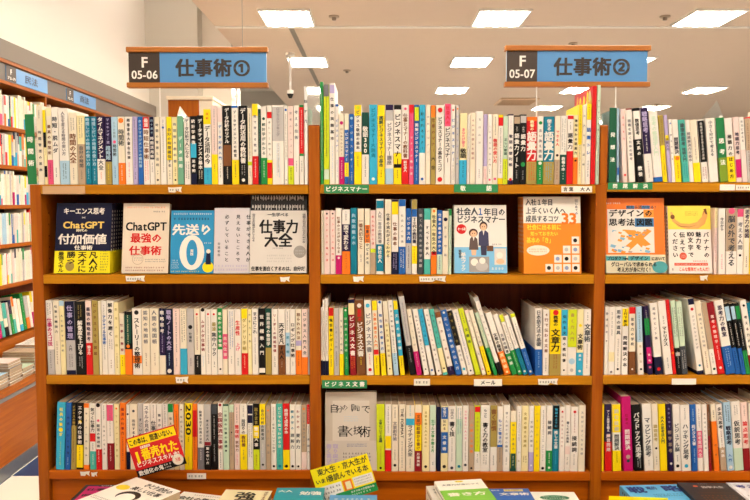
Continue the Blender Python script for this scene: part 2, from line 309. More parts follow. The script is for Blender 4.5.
# Every standing book, shelf by shelf.  Header: #shelf bay x0 y0 scale base ; book: xl-xr top lean depth cover elements
# elements  B:a:b:colour block printed on the spine | O:a:colour paper band from a to the foot | T/t:a:b:colour:width:text
#           m:a:b:colour:columns fine print | C:a:colour:size dot
BOOKS = '''
#1 aisle 28 104 5.81 466
62-97 15 -3 .148 c t:150:400:K:.5:時間管理の基本 m:40:90:K:1
97-117 40 -4 .12 i B:.0:.3:y B:.3:.5:k B:.75:.9:k m:180:300:K:1
117-149 30 -3 .14 c B:.0:.1:i O:325:P T:120:300:B:.62:最高の時間術 m:345:440:R:1
149-187 25 -3 .148 w T:75:290:K:.72:時短・脱ムダ m:370:430:K:1
190-243 30 -4 .148 w O:330:a t:50:300:E:.42:人生を変える時間の使い方 m:345:440:K:2
245-291 55 -1 .13 c T:175:345:B:.85:時間の大全 m:85:160:E:2 m:370:440:E:1
293-337 72 0 .13 i O:235:d t:245:370:K:.5:自分の時間 m:85:210:E:2 m:385:440:K:1
338-371 77 0 .13 T T:85:360:a:.62:時間しだいの時間の使い方 m:375:445:a:1
372-404 77 0 .13 T T:85:360:a:.62:時間しだいの時間の使い方 m:375:445:a:1
406-450 77 0 .13 V O:320:w T:82:318:w:.72:タイムマネジメント T:325:385:K:.6:大全 m:395:440:o:1
452-488 78 0 .13 V O:335:Y t:85:235:v:.45:マッキンゼー流 t:245:325:a:.7:超時短 m:350:440:y:1
489-526 79 0 .13 a t:105:200:E:.4:三つの原則 C:222:P:.5 t:235:305:K:.55:時間術 m:360:430:b:1
527-567 78 0 .13 c O:342:o C:100:o:.75 T:150:245:K:.75:時間術 m:355:445:w:1
#1 aisle 120 104 5.81 466
35-77 78 0 .13 w t:85:325:k:.4:超重要な大事な仕事 m:90:300:K:1 m:340:430:P:1
78-107 78 0 .13 v m:95:380:E:1 m:395:440:K:1
108-137 78 0 .13 b t:95:370:a:.6:タスクマネジメントの教科書
139-176 80 0 .13 w B:.0:.17:r t:88:138:w:.6:最速 T:150:325:B:.72:時短仕事術 m:330:450:P:2
178-204 78 0 .13 w B:.0:.63:n t:90:180:a:.5:四十歳の t:190:318:w:.7:時間活用術 m:340:400:K:1
206-237 80 0 .13 c t:110:370:K:.5:時間の管理と活用 m:385:420:K:1 C:440:k:.4
239-272 78 0 .13 w m:95:400:E:1 C:140:b:.4
275-306 78 0 .13 c B:.0:.64:y T:140:370:K:.62:自分の時間確保する m:385:440:K:1
308-337 80 0 .13 i t:105:350:E:.55:時間術の教科書 C:440:k:.4 m:365:420:K:1
376-411 82 0 .13 w T:90:315:K:.68:データ分析で人になる m:335:440:K:2
413-449 75 0 .13 k B:.0:.99:k O:405:n t:90:240:w:.55:統計学最強 B:230:312:s t:320:400:w:.5:思考術
451-487 70 0 .13 k t:90:380:w:.62:データサイエンスの基本 m:385:440:c:2
489-533 35 0 .14 w B:.0:.2:y O:368:s T:130:350:k:.72:データ活用の今 m:380:440:b:1 t:50:100:r:.3:図解
#1 aisle 210 104 5.81 466
12-46 14 0 .148 p O:293:y m:35:280:E:1 m:350:400:K:1
48-76 18 0 .148 w B:.02:.2:p t:120:330:b:.62:データ分析入門 m:345:430:K:1
78-127 15 -1 .148 k T:30:230:w:.55:データ分析のリアル O:237:k B:240:360:B m:365:440:c:1
130-168 15 0 .148 w B:.0:.03:b O:325:y t:40:312:K:.42:データサイエンスの教室 m:335:430:K:1
170-219 15 0 .148 k T:30:345:w:.68:データ利活用の教科書 m:355:420:e:2 C:440:w:.4
221-246 28 0 .14 c B:.7:.75:l m:60:330:K:1 m:370:430:E:1
248-282 5 0 .14 w B:.0:.62:w O:303:r B:.0:.15:y t:60:290:E:.45:図で考える数字 m:320:440:w:1
284-297 35 0 .12 D m:60:400:g:1
299-332 20 0 .14 w O:313:G C:90:D:.5 t:110:300:D:.55:統計学がわかる m:330:430:w:1
334-363 15 0 .14 w B:.08:.16:r O:325:y B:340:430:r t:95:310:K:.45:身につく数字力
365-431 13 0 .15 w B:.02:.45:e T:25:190:E:.3:ロジカルシンキング m:230:430:a:2 m:230:400:E:1
433-453 16 0 .14 w C:40:b:.7 m:65:330:K:1 C:440:k:.3
455-487 18 0 .14 p O:360:l B:315:357:P t:40:300:E:.45:思考のレッスン m:370:440:D:1
489-519 14 0 .14 w t:35:215:E:.62:考える技術 m:330:400:E:1
521-547 11 0 .14 w B:.0:.64:r B:.0:.03:G B:.61:.64:G m:40:270:w:1 m:330:400:E:1
549-572 16 0 .14 w m:60:420:E:1
#1 middle 310 80 4.35 453
45-59 15 -1 .15 G m:60:400:w:1
61-84 26 0 .15 l B:.0:.12:E B:.85:.95:g m:70:340:D:1
86-109 20 0 .17 w T:75:270:k:.6:仕事の英語基本 B:.02:.1:v m:290:430:a:1
111-126 110 0 .13 w B:.0:.03:b T:170:320:b:.75:ビジネスマナー O:345:w m:350:430:b:1
127-149 150 0 .13 c C:190:m:.7 O:335:m t:210:330:B:.5:はじめてのマナー m:350:430:w:1
150-169 150 0 .13 c B:.23:1:b T:230:355:w:.72:ビジネスマナー B:360:420:y m:372:410:b:1
171-191 152 0 .13 b C:170:a:.6 T:190:390:w:.55:ビジネスマナー m:400:440:w:1
193-224 113 0 .13 w B:.0:.14:y C:125:l:.5 O:313:y t:135:305:K:.45:ビジネス敬語の基本 m:330:380:K:1
226-256 145 0 .13 D O:325:w T:205:320:w:.8:敬語300 m:335:430:K:1
258-292 112 0 .14 s t:125:340:T:.5:ビジネスマナー大辞典 C:430:w:.4
294-325 114 0 .14 y t:160:380:D:.6:図解ビジネスマナーの基本 m:390:430:k:1
328-362 112 0 .14 w B:.0:.07:V B:.07:.2:e O:385:a T:190:370:E:.6:ビジネスマナー講座
364-397 113 0 .14 w B:.0:.06:k O:320:y T:150:370:k:.75:ビジネスマナー B:366:382:k m:390:430:K:1
399-429 113 0 .14 w O:345:r T:150:340:B:.6:仕事とマナーの教科書 t:352:400:w:.5:新社会人 C:130:P:.4
431-451 112 0 .14 P B:.0:.1:r t:130:230:r:.5:新しい t:240:420:w:.5:マナーの教科書
453-473 113 0 .14 b B:.03:.2:l T:190:360:w:.7:図解ビジネスマナー m:370:440:a:1
475-500 113 0 .14 s O:318:w t:140:310:D:.5:好かれるマナー C:430:b:.5
502-523 112 0 .14 c t:150:330:E:.5:大人のマナー
525-545 115 0 .14 Y B:.0:.15:o t:165:320:B:.7:仕事のマナー t:325:400:k:.8:大全
547-582 115 0 .14 w C:135:r:.6 T:165:400:k:.5:ビジネスマナーの基本とコツ C:432:r:.6
584-611 108 0 .14 w B:.0:.28:P t:115:200:r:.6:社会人の T:210:360:k:.8:ビジネスマナー
613-630 112 -1 .14 w C:135:r:.5 T:165:360:b:.75:ビジネスマナー m:370:440:E:1
632-649 114 0 .14 e C:130:o:.5 t:150:380:b:.55:ビジネスマナー入門
#1 middle 390 104 5.81 467
401-444 60 3 .13 i B:.0:.2:i O:328:s t:145:255:P:.5:あなたが使う T:262:318:k:.85:敬語 m:335:440:n:1
446-461 70 2 .12 w m:90:400:E:1
463-494 58 2 .13 c t:90:330:R:.45:そのまま使える敬語
496-538 48 1 .13 w t:75:250:E:.3:電話応対 m:380:440:E:1
541-565 66 0 .13 p B:.0:.74:v t:110:340:v:.5:言葉づかい辞典 m:380:440:P:1
#1 middle 480 104 5.81 466
39-69 66 0 .13 w t:120:370:K:.4:ことばの作法入門 C:440:P:.5 m:380:420:E:1
71-101 66 0 .13 c T:205:345:r:.7:敬語の使い方 m:80:190:K:1 C:435:P:.5
103-131 68 0 .13 w B:.0:.16:r O:430:y m:145:410:K:1 B:.0:.04:y
133-159 75 0 .13 g O:320:l t:200:300:D:.6:正しい敬語 m:335:440:D:1
161-191 65 0 .13 V B:.02:.94:w T:175:370:n:.62:敬語の便利帳 m:80:160:v:1 C:438:r:.55
194-229 72 0 .13 k B:.02:.12:d t:135:165:w:.35:大人の T:172:375:w:.75:語彙力ノート m:385:440:e:1
231-266 66 0 .13 k B:.02:.12:e T:175:280:w:.75:語彙力 t:135:170:w:.4:大人の C:352:G:.75 m:385:440:e:1
269-327 80 0 .13 r O:336:Y t:100:160:i:.42:教養の B:.0:.06:o T:165:330:w:.92:語彙力 m:345:450:r:3
330-363 76 0 .13 w C:115:G:.6 O:330:G t:145:320:E:.5:言い換え図鑑 C:345:w:.6 m:370:440:w:1
366-427 79 0 .13 T O:337:Y t:95:160:w:.45:使える T:165:330:w:.92:語彙力 m:345:450:s:3
430-461 75 0 .13 c O:325:d t:155:250:r:.55:できる人 C:300:k:.5 m:335:440:B:1
464-500 74 0 .13 w O:296:D m:90:280:E:2 T:310:390:w:.6:教養の本 m:400:440:g:1
502-537 70 0 .13 w B:.01:.06:r O:276:r m:110:160:K:1 T:170:268:k:.72:語彙力
539-565 70 1 .13 i O:312:o T:90:300:k:.6:意味変わる語彙力 C:330:k:.5
#1 middle 560 84 4.72 470
82-99 100 1 .13 i B:.0:.5:y m:120:440:K:1
101-118 104 1 .13 c t:130:400:K:.6:大人の言葉帳
120-142 95 1 .13 w B:.0:.2:y T:200:340:b:.8:語彙トレ m:110:180:r:1 m:360:440:n:1
144-164 14 2 .182 r B:.85:1:r side:o m:200:420:R:1
167-187 10 1 .182 g T:70:230:k:.5:ビジネス会話 m:245:430:E:1
#1 far 600 80 4.35 441
73-85 125 -4 .13 a B:.8:.9:b m:200:380:E:1
88-123 128 -20 .14 p t:150:270:r:.45:伝える力 C:410:r:.5
125-158 125 -23 .14 w B:.0:.02:R t:170:350:E:.45:問題を解くための思考
161-196 124 -30 .14 k B:.04:.42:w T:170:240:k:.55:数値思考 t:260:330:w:.5:文系の T:370:420:w:.6:教養
199-234 122 -34 .14 w B:.0:.62:V t:140:230:v:.7:戦略思考 m:240:310:w:1 m:350:430:E:1
236-273 138 -32 .14 w O:420:b t:160:330:g:.55:思考の整理学入門
275-296 155 -27 .13 y B:.0:.45:Y m:170:280:B:1 m:320:420:B:1
#1 far 650 104 5.81 456
106-129 72 -40 .13 v t:200:280:k:.7:図解入門 B:.3:.38:y
131-149 97 -33 .13 w C:120:b:.5 t:170:340:k:.7:考えていく
151-187 97 -33 .13 w O:305:y C:320:o:.7 T:200:295:n:.75:問題解決 m:345:440:B:1
190-230 100 -38 .13 t t:120:250:K:.6:論理的思考 m:120:250:K:1 T:260:340:K:.6:技術入門 m:350:440:T:2
232-257 100 -37 .13 w T:170:340:E:.7:問題解決力の基本
259-300 100 -36 .13 c O:345:y m:200:330:E:1
303-343 98 -40 .14 w B:.02:.68:k t:115:330:w:.36:仕事ができる考え方の正体 m:115:330:e:1 m:370:440:R:2
346-398 92 -36 .14 w T:105:310:K:.38:小さく分けて考える
457-501 90 -36 .13 w O:310:y T:180:440:k:.5:地頭力のはじめ方
503-536 84 -34 .13 p B:325:430:m T:170:300:n:.62:地頭力思考
538-566 84 -34 .13 w T:100:230:K:.5:本当に考える B:.5:1:p
568-600 92 -30 .13 e B:.0:.5:d m:120:400:B:1
602-640 92 -26 .13 w t:110:300:K:.5:考える力
#2 middle 318 195 5.88 465
20-35 97 0 .13 c m:110:400:E:1
37-70 95 0 .13 p t:125:400:r:.42:ダンドリの教科書 C:115:k:.35
73-103 97 0 .13 p t:125:400:r:.42:ダンドリの教科書 C:115:k:.35
105-139 83 0 .13 w O:355:m t:130:345:B:.5:仕事のミスがなくなる C:370:w:.4
142-189 90 0 .13 V B:.0:.23:w O:332:o T:180:325:w:.6:図で変わる m:100:165:E:1 m:345:440:B:1
192-229 82 0 .13 T t:110:300:a:.55:失敗図鑑の本
234-271 85 0 .13 c t:145:320:B:.6:一番大切なこと m:350:400:K:1
275-306 85 0 .13 c B:.25:.52:o T:180:410:K:.55:仕事がはかどるメモ
308-339 95 0 .13 p B:.6:.66:l O:340:d t:120:300:r:.45:新入社員の心得
342-386 30 0 .148 w B:.02:.12:T B:.6:.96:T t:100:285:E:.45:入社一年目の教科書 t:300:400:w:.5:新社会人
#2 middle 380 195 5.88 465
28-66 32 0 .148 c t:110:370:K:.5:仕事の流れがよくわかる B:.6:.75:i
68-107 32 0 .148 w B:.0:.03:V B:.03:.2:y O:335:n T:160:300:B:.55:仕事の基本 m:345:440:v:2
110-150 32 0 .148 w B:.0:.09:b O:305:b t:110:290:E:.35:社会人の常識 m:320:430:w:2
152-184 85 0 .13 b O:285:e t:130:270:w:.6:ビジネス力 m:300:430:K:1
186-218 32 -1 .14 w B:.0:.13:Y B:.13:.23:b T:135:285:n:.65:20代の教科書 B:.62:.86:y m:305:385:o:1
222-254 85 0 .13 K t:110:430:e:.5:働く人のための哲学図鑑
258-296 85 0 .13 t B:.17:.77:w t:180:360:k:.45:すべての新人
300-332 83 0 .13 i C:100:o:.5 O:357:o T:120:350:k:.62:社会人一年生の大全 B:335:356:r
335-365 95 0 .13 b O:350:g t:110:340:w:.55:仕事の基本がわかる m:360:440:b:1
367-400 100 0 .13 c C:148:n:.7 t:170:380:E:.45:思考地図
403-419 88 0 .12 g B:.0:.1:G m:150:420:E:1
#2 far 600 190 5 418
569-587 92 -4 .12 p m:110:360:R:1 B:.0:.3:i
588-626 95 -10 .13 w T:140:205:K:.5:今日から m:320:400:P:1
629-681 95 -8 .14 w B:.0:.65:d C:108:P:.6 T:130:380:K:.62:脳の外で考える
683-714 97 -6 .13 w B:.0:.12:P T:160:300:E:.7:考える人間 C:325:k:.4
716-745 95 -4 .13 c T:100:240:V:.75:思考力の地図 m:330:390:K:1
747-772 95 -3 .13 y T:150:240:k:.7:決断力
#3 aisle 44 292 5.81 476
20-62 45 -5 .13 w T:145:310:m:.75:仕事のスゴ技 m:60:135:E:2 O:330:e m:340:440:K:1
65-98 45 -3 .13 c T:65:240:K:.45:仕事の秘訣力 m:280:420:B:1
100-129 45 -3 .13 i B:.0:.07:a t:120:350:E:.45:人を動かす仕事術
132-187 48 -2 .14 e B:.0:.53:n T:70:270:v:.55:仕事の管理 t:300:340:K:.3:入門 m:355:440:K:2 B:.94:1:n
189-247 50 -1 .14 k T:160:360:w:.5:解像度を上げる m:70:150:Y:2 m:370:440:e:2
249-284 45 0 .13 p O:290:r t:80:280:V:.6:最強の戦略思考 T:305:360:w:.6:働き方
286-321 45 0 .13 Y T:55:370:B:.5:ビジネススキル図鑑
323-339 48 0 .12 c m:60:430:i:1
341-371 45 0 .13 w m:70:400:E:1 T:130:300:b:.62:アジャイル仕事術
373-411 45 0 .13 w T:55:255:k:.62:解像力を磨く m:270:330:E:2 m:390:440:B:1
413-441 55 0 .13 i B:.0:.8:i t:70:330:Y:.5:整理の技術 m:350:440:B:1
443-471 120 0 .11 c O:360:y T:170:350:R:.55:仕事の整理 m:375:430:B:1
474-513 110 0 .11 k B:.05:.5:D O:327:o m:130:310:i:1 C:310:o:.5
#3 aisle 125 292 5.81 477
48-101 92 0 .13 w C:115:k:.5 T:145:440:k:.6:ストーリーの整理術 B:365:410:o
103-149 92 0 .13 c t:100:300:E:.5:認知の地図帳 m:350:430:B:1
151-201 92 0 .13 c t:100:300:E:.5:人間の地図帳 m:350:430:B:1
203-237 92 0 .13 n O:365:c t:100:240:w:.6:戦略思考 B:245:355:V m:100:350:v:1
239-281 93 0 .13 n T:100:335:v:.6:戦略ノートの大全 C:455:w:.6 m:350:430:a:1
283-321 93 0 .13 p m:105:360:K:1 m:380:430:E:1
323-361 93 0 .13 c O:325:s m:105:290:K:2
363-404 93 0 .13 e C:200:k:.6 t:230:290:K:.4:仕事術 m:380:440:K:1
406-440 93 0 .13 c C:125:r:.4 O:360:k m:140:340:R:1 m:370:440:w:1
442-470 93 0 .13 w C:100:k:.8 T:155:345:R:.65:ムダムダ仕事術 m:370:440:a:1
472-503 97 0 .13 w C:125:r:.4 m:140:420:E:1
505-538 97 0 .13 w C:125:r:.4 t:170:225:Y:.7:最速 T:230:370:K:.75:集中ハック m:400:440:K:1
#3 aisle 215 292 5.81 477
17-46 90 0 .13 w B:.0:.62:G t:110:320:w:.6:最初からやる習慣 C:445:k:.4
48-75 97 0 .13 c B:240:385:P t:250:375:p:.7:自分仕事
78-116 97 0 .13 w m:110:330:b:2 m:370:420:E:1
118-154 95 0 .13 w T:160:250:r:.7:生産性 t:290:340:P:.6:上げ m:380:430:K:1
156-191 93 0 .13 i O:352:r B:.0:.15:y T:145:340:Y:.6:ダンドリ手帳 m:365:440:i:1
193-216 97 0 .13 i t:110:340:K:.5:仕事力を磨く
218-253 93 0 .13 w T:110:240:K:.62:まさにこれ m:260:420:E:1
256-293 92 0 .13 k T:120:370:w:.6:世界標準入門 B:.9:.97:w
295-329 92 0 .13 D O:320:Y t:115:310:w:.6:世界思考の整理学
331-367 95 0 .13 w t:120:350:R:.45:リーダーの仮説習慣 m:370:440:K:1
369-409 95 0 .13 w O:303:B T:175:300:k:.72:天才を凡 T:308:390:k:.6:す凡人 m:400:440:d:1
411-437 95 0 .13 w B:232:372:a t:240:365:T:.6:思考術 m:110:220:E:1
439-468 95 0 .13 w T:172:380:k:.72:ロギング仕事術 m:400:440:E:1
470-504 95 0 .13 c B:.48:.56:v O:335:o T:115:275:B:.55:怒られの作法 m:345:430:B:1
506-543 95 0 .13 p O:375:o T:110:365:K:.55:ビジネス入門大全
545-556 95 0 .12 e m:110:400:K:1
#3 middle 316 292 5.68 477
29-37 90 0 .12 w O:392:n m:110:370:E:1
39-52 45 -2 .14 w O:395:n m:110:370:B:1
54-71 40 -2 .14 w O:395:n m:110:370:B:1
73-101 93 -1 .13 y B:.0:.12:r T:150:345:k:.6:報告書レポート m:360:430:K:1
103-132 95 -1 .13 e t:190:330:E:.5:レポート術 m:340:430:K:1
134-158 95 -2 .13 c O:355:y t:150:350:D:.5:仕事の文例集
161-189 92 -5 .13 G C:107:w:.5 t:140:350:w:.6:日本語の文章術 m:370:440:g:1
192-231 45 -14 .15 R B:.0:.05:n B:.05:.2:i T:135:370:w:.78:ビジネス文書 m:372:440:o:2
233-283 50 -14 .15 B C:80:w:.5 t:100:170:r:.5:最新の T:175:370:w:.75:ビジネス文書 m:375:430:y:1
289-328 50 -16 .15 w C:80:s:.6 T:120:350:E:.72:ビジネス文書 m:355:420:r:1 C:445:r:.5
333-364 52 -17 .14 c B:.0:.13:y T:120:320:o:.62:文章の書き方入門 O:362:y B:330:358:r m:375:440:B:1
371-402 52 -25 .14 w C:60:b:.6 t:120:340:b:.6:報告書の書き方 O:350:y m:360:430:B:1
405-438 55 -32 .14 i B:.0:.3:c t:150:380:B:.5:伝わる文章の基本 C:440:k:.3
441-474 50 -36 .14 w t:70:240:K:.45:文章の教科書 O:350:a m:250:420:K:1
477-508 52 -42 .14 s B:.0:.12:y T:120:340:w:.72:文書の基本術 O:365:y m:375:440:B:1
#3 middle 395 292 5.68 473
84-121 26 -74 .13 e O:305:k m:60:290:E:1 m:320:410:e:1
124-156 98 -62 .13 c O:338:m t:120:320:K:.4:短いことば m:350:430:p:1
163-197 98 -72 .13 w t:130:400:K:.42:伝わる文章を書くための本 C:440:k:.3
201-231 98 -74 .13 w B:.0:.55:s t:130:290:T:.5:文章力の基本 C:445:b:.5
236-269 99 -82 .13 w t:120:400:K:.4:伝わるメールの書き方 C:450:k:.3
273-303 100 -84 .13 t O:320:i t:120:310:K:.45:報告の書き方 C:435:k:.4 B:.96:1:t
306-340 115 -86 .13 w B:.0:.09:B t:150:400:B:.45:文章の極意 O:425:V m:430:450:v:1
348-383 105 -94 .13 b C:120:w:.4 t:140:450:w:.5:正しい日本語の伝え方
386-415 102 -98 .13 w B:.02:.55:k T:110:300:Y:.5:論理的文章 t:325:400:E:.5:思考法 C:440:s:.6
420-455 103 -100 .13 w m:120:420:b:1 C:450:k:.3
459-491 95 -105 .13 l t:200:300:D:.6:文章術 m:120:190:K:1 O:330:l
494-521 105 -108 .13 c t:120:400:K:.4:書き方 B:.0:.05:p C:440:P:.4
525-554 106 -110 .13 c t:160:300:B:.4:メール文章 O:310:y m:330:430:B:1 C:455:k:.4
#3 middle 490 292 5.69 470
20-47 115 -118 .12 g m:150:320:Y:1 O:315:G m:340:430:g:1
49-78 28 -150 .13 w T:80:330:k:.42:ビジネスマナー O:400:k B:.0:.05:e
86-121 118 -118 .12 w T:235:340:k:.6:文章の極意 O:340:o t:345:440:i:.6:実践編 C:455:i:.4
128-158 128 -118 .12 w t:235:350:K:.6:文章の極意 O:350:G t:360:420:w:.6:伝達
162-187 128 -118 .12 w B:.0:.12:l m:180:320:K:1 O:330:G C:450:w:.5 m:340:430:g:1
192-218 135 -118 .12 w m:200:310:E:1 O:320:T m:340:420:s:1 C:450:w:.5
223-251 122 -116 .12 w B:.0:.06:l m:180:310:E:1 O:320:b m:340:420:a:1 C:450:w:.5
258-297 88 -6 .2 w T:100:305:K:.62:日本語文法の基礎 O:322:b m:335:440:a:1
300-334 95 -1 .13 w T:110:345:B:.55:4行で伝わる文章 m:370:450:K:1
337-400 95 0 .13 y C:112:r:.5 t:130:190:k:.55:教養の T:205:335:k:.8:文章力 O:347:Y m:350:440:R:2
402-437 95 0 .13 w B:.0:.4:s T:120:400:k:.5:伝わる文章の教科書 C:440:k:.3
439-489 95 0 .13 w B:.0:.57:l t:110:280:Y:.4:書く力入門 C:390:a:.7 C:440:e:.4
491-527 93 0 .13 i C:185:y:.5 T:232:325:k:.75:文章術 O:340:s t:345:390:w:.4:基本 C:445:w:.4
529-569 93 0 .13 w T:175:280:K:.8:文章術 m:110:170:K:1 m:290:440:K:1
#3 far 600 285 5.27 469
20-41 110 0 .13 w t:130:260:K:.6:論理思考 C:290:E:.4
43-75 112 -1 .13 w m:140:270:E:1 B:350:400:i C:455:E:.4
77-110 110 -1 .13 w t:125:260:K:.6:思考の道具 m:280:440:E:1 C:440:k:.4
112-148 112 -2 .13 w B:.02:.28:y T:120:215:k:.5:3行で解決 t:260:430:k:.6:問題解決の本
150-190 112 -8 .13 c B:.0:.1:r O:347:B t:165:320:K:.45:思考力の学校 C:440:w:.3
199-238 110 -18 .13 w B:.0:.52:a m:140:290:K:1 t:300:420:Y:.4:思考法 C:440:k:.4
246-280 108 -38 .13 V B:.18:.42:G B:.6:.84:m m:130:180:e:1 m:190:260:D:1 t:350:410:w:.4:戦略 C:430:P:.5
292-332 92 -42 .15 w T:110:290:E:.35:思考のヒント集 O:376:n C:440:r:.5
343-384 82 -50 .15 w T:215:320:k:.6:マトリクス m:160:205:K:1 m:380:440:K:1
387-408 75 -52 .14 r m:130:340:o:1 C:355:o:.8
#3 far 665 292 5.68 471
66-96 50 -50 .14 g m:90:260:K:2 O:320:k B:345:365:e m:340:440:e:1
99-131 55 -48 .14 g m:90:260:E:2 O:310:K m:330:440:e:2
186-223 40 -72 .2 w C:100:r:.5 t:130:330:K:.38:ロジカルシンキング O:450:n C:420:T:.4 B:.0:.08:n
228-266 55 -76 .14 c t:120:320:E:.4:問題を考える技術 m:340:440:B:1
268-299 60 -78 .14 w B:.0:.65:d C:440:D:.5 m:350:410:E:1
304-344 64 -80 .14 r B:.0:.25:R T:130:300:p:.45:思考の整理学 m:310:400:w:1 C:435:w:.4
348-402 52 -86 .14 w T:80:260:V:.5:思考力の教室 O:312:b m:325:430:a:2
406-434 70 -86 .14 k B:.04:.24:a m:180:310:w:1 O:320:b m:340:440:n:1
437-460 68 -84 .14 k B:.04:.22:a m:180:310:w:1 O:322:b m:340:440:n:1
462-487 66 -82 .14 k B:.04:.22:G m:180:310:w:1 O:335:G m:350:440:D:1
489-525 50 -80 .14 w C:80:k:.4 T:130:330:k:.45:考える力の本 O:360:R
528-556 62 -78 .14 T m:110:400:w:1
#4 aisle 50 394 6.25 469
36-90 40 22 .14 s B:.03:.97:s t:70:260:y:.4:社長の後継ぎ C:215:y:.5 m:290:440:l:1
93-128 42 18 .13 b t:120:380:n:.45:残業ゼロの管理 m:390:440:a:1
130-161 42 16 .13 k O:190:Y T:60:200:Y:.55:ビジネスの理論 m:210:430:B:1
163-206 45 14 .13 k B:.63:.97:y T:60:310:w:.55:エクセルの仕事術 C:165:y:.5 m:325:410:B:1
209-244 46 12 .13 c B:.0:.07:o t:90:400:K:.35:働き方の問題集 O:440:o
249-288 47 6 .13 w T:75:230:k:.6:気づく仕事力 B:238:290:r O:352:t m:300:345:K:1 m:370:440:w:1
290-324 48 4 .13 w C:58:k:.8 T:175:330:K:.55:経営の管理術 C:155:P:.5 O:338:r m:345:430:w:1
326-358 48 3 .13 w t:180:380:K:.4:仕事人の考え方 m:60:160:E:1
361-401 48 2 .13 w B:.02:.26:P m:90:260:E:1 O:300:R m:315:420:p:1
404-436 50 3 .13 i C:80:o:.4 t:110:400:Y:.45:マネジメント思考
438-476 42 8 .13 o t:70:250:R:.5:最速の仕事力 m:260:420:R:1
#4 aisle 120 394 6.25 473
38-60 60 6 .13 w O:360:n C:120:K:.7 m:150:340:E:1
64-112 55 4 .13 c C:100:K:.35 t:150:350:K:.4:出世する人の資料
114-148 50 3 .13 e t:140:300:K:.6:すごい会議 m:310:440:w:1
150-193 52 2 .13 w T:65:290:E:.6:スキルの見本市帳
195-233 52 2 .13 w T:160:290:K:.75:仕事の質 m:60:150:E:1
236-268 53 1 .13 w t:110:330:K:.5:働きかたの教室
271-303 53 1 .13 w m:60:420:E:1
306-338 53 0 .13 c B:.0:.13:G t:130:330:K:.5:伝え方の法則
341-372 55 1 .13 i B:.0:.5:o m:100:400:B:1
374-402 55 2 .13 c C:90:R:.35 t:120:400:K:.5:前向きな仕事の心得
404-452 50 8 .13 y R:55:255:k:.95:2030 m:265:300:k:1 m:390:450:Y:1
455-483 52 5 .13 o B:.1:.5:r m:100:420:R:1
486-526 55 3 .13 w t:95:310:K:.4:結果を出す社員の法則 O:332:E m:345:420:w:1
529-571 56 2 .13 e t:150:290:K:.4:考えすぎの人 O:320:k B:295:318:R t:325:440:w:.4:脳の使い方
573-610 56 1 .13 k B:.0:.15:K m:130:290:w:1 m:310:430:e:1
#4 aisle 215 394 6.25 477
22-51 50 1 .13 w T:108:350:R:.9:全国版流仕事術 C:64:R:.6 m:365:470:K:1
53-89 58 1 .13 g B:.0:.03:D t:90:340:D:.45:一年目の仕事の基礎 C:355:k:.35
91-121 62 1 .13 d B:.0:.12:g m:100:400:E:1 C:240:k:.3
123-156 57 1 .13 p m:80:180:K:1 T:190:280:r:.7:整理術 T:290:365:B:.55:説明力 m:380:460:P:1
158-203 57 1 .13 w B:.46:1:y T:155:250:K:.5:段取りの T:260:330:B:.6:教科書 m:350:420:K:1 m:70:150:E:1
206-239 58 1 .13 w B:.02:.15:n B:.17:.29:n m:185:400:E:2
241-279 57 1 .13 k B:.33:.52:y T:80:190:Y:.6:思うまま t:200:335:w:.6:整理大事 O:348:l m:380:450:B:1
281-318 57 0 .13 e B:.0:.32:y T:90:290:K:.5:自己分析の思考法 C:445:k:.4 m:310:400:w:1
320-350 70 0 .13 d C:100:o:.4 t:120:390:E:.5:ことばの教室
352-384 60 0 .13 w m:80:170:E:1 t:180:370:K:.45:仕事についての発想 C:455:k:.5
386-424 58 0 .13 t t:75:340:w:.5:どこでも図でわかる法 C:215:T:.4 m:350:420:T:1 C:455:T:.5
426-467 56 0 .13 r O:352:y t:90:250:w:.5:時間と成果の本 C:455:k:.5
469-502 62 0 .13 w t:90:230:T:.5:経済学の T:240:350:K:.65:理解力 C:455:k:.5
504-539 62 0 .13 w t:90:220:R:.5:わかりの T:240:350:K:.65:要約力 C:455:k:.4
541-574 66 0 .13 d C:90:o:.4 T:110:330:E:.5:アートマネジメント O:365:p
576-606 62 0 .13 w B:.0:.3:r m:80:180:w:1 T:265:385:k:.8:実績力 m:200:250:K:1
#4 middle 318 388 5.56 463
326-371 83 -1 .13 l T:170:300:D:.4:文章についての基礎 m:320:430:Y:1 C:445:k:.3
373-407 83 0 .13 w B:.47:.66:y O:342:r m:95:250:K:1
409-446 85 0 .13 c T:180:290:E:.6:文章創作術 m:100:170:K:1 m:340:400:K:1 C:428:k:.45
#4 middle 395 394 6.25 481
24-64 55 0 .13 c R:80:270:k:.6:THE FORMAT m:290:460:K:1
67-121 60 0 .13 c B:.2:.3:s T:185:385:K:.62:ライティング大全 m:60:130:s:1 m:400:460:K:1
124-166 56 0 .13 y B:.0:.13:c B:.12:.3:o O:350:R T:120:345:B:.5:文章は結論から書け t:360:450:w:.4:万部突破
169-214 60 0 .13 i t:95:330:Y:.35:文章を書く人のために B:.0:.99:i C:450:k:.4
216-254 58 0 .13 w B:.0:.3:g t:150:360:G:.5:生きた文章の整え方 m:420:450:K:1
262-284 70 -3 .13 n side:n B:.0:1:n
286-329 64 0 .13 i B:.02:.2:b B:.4:.72:b t:75:135:w:.5:文章力 t:150:220:K:.4:伝わる T:245:355:w:.5:文章術 C:450:k:.5
331-379 66 0 .13 w T:165:260:k:.62:書く技 t:85:150:E:.5:日本人の m:270:420:E:1 C:460:K:.4
381-419 65 0 .13 g B:.0:.2:w m:80:250:T:2 t:255:370:g:.6:文章の基本 C:450:T:.5
421-457 62 0 .13 w t:90:280:P:.4:また書きたい人の文 m:290:420:B:1 C:440:K:.5
459-494 64 0 .13 d m:90:160:P:2 t:170:370:o:.5:小説と文章術 C:460:k:.4
496-530 62 0 .13 l O:357:w B:.02:.1:r t:130:330:Y:.4:文章生活のすべて m:370:430:K:1
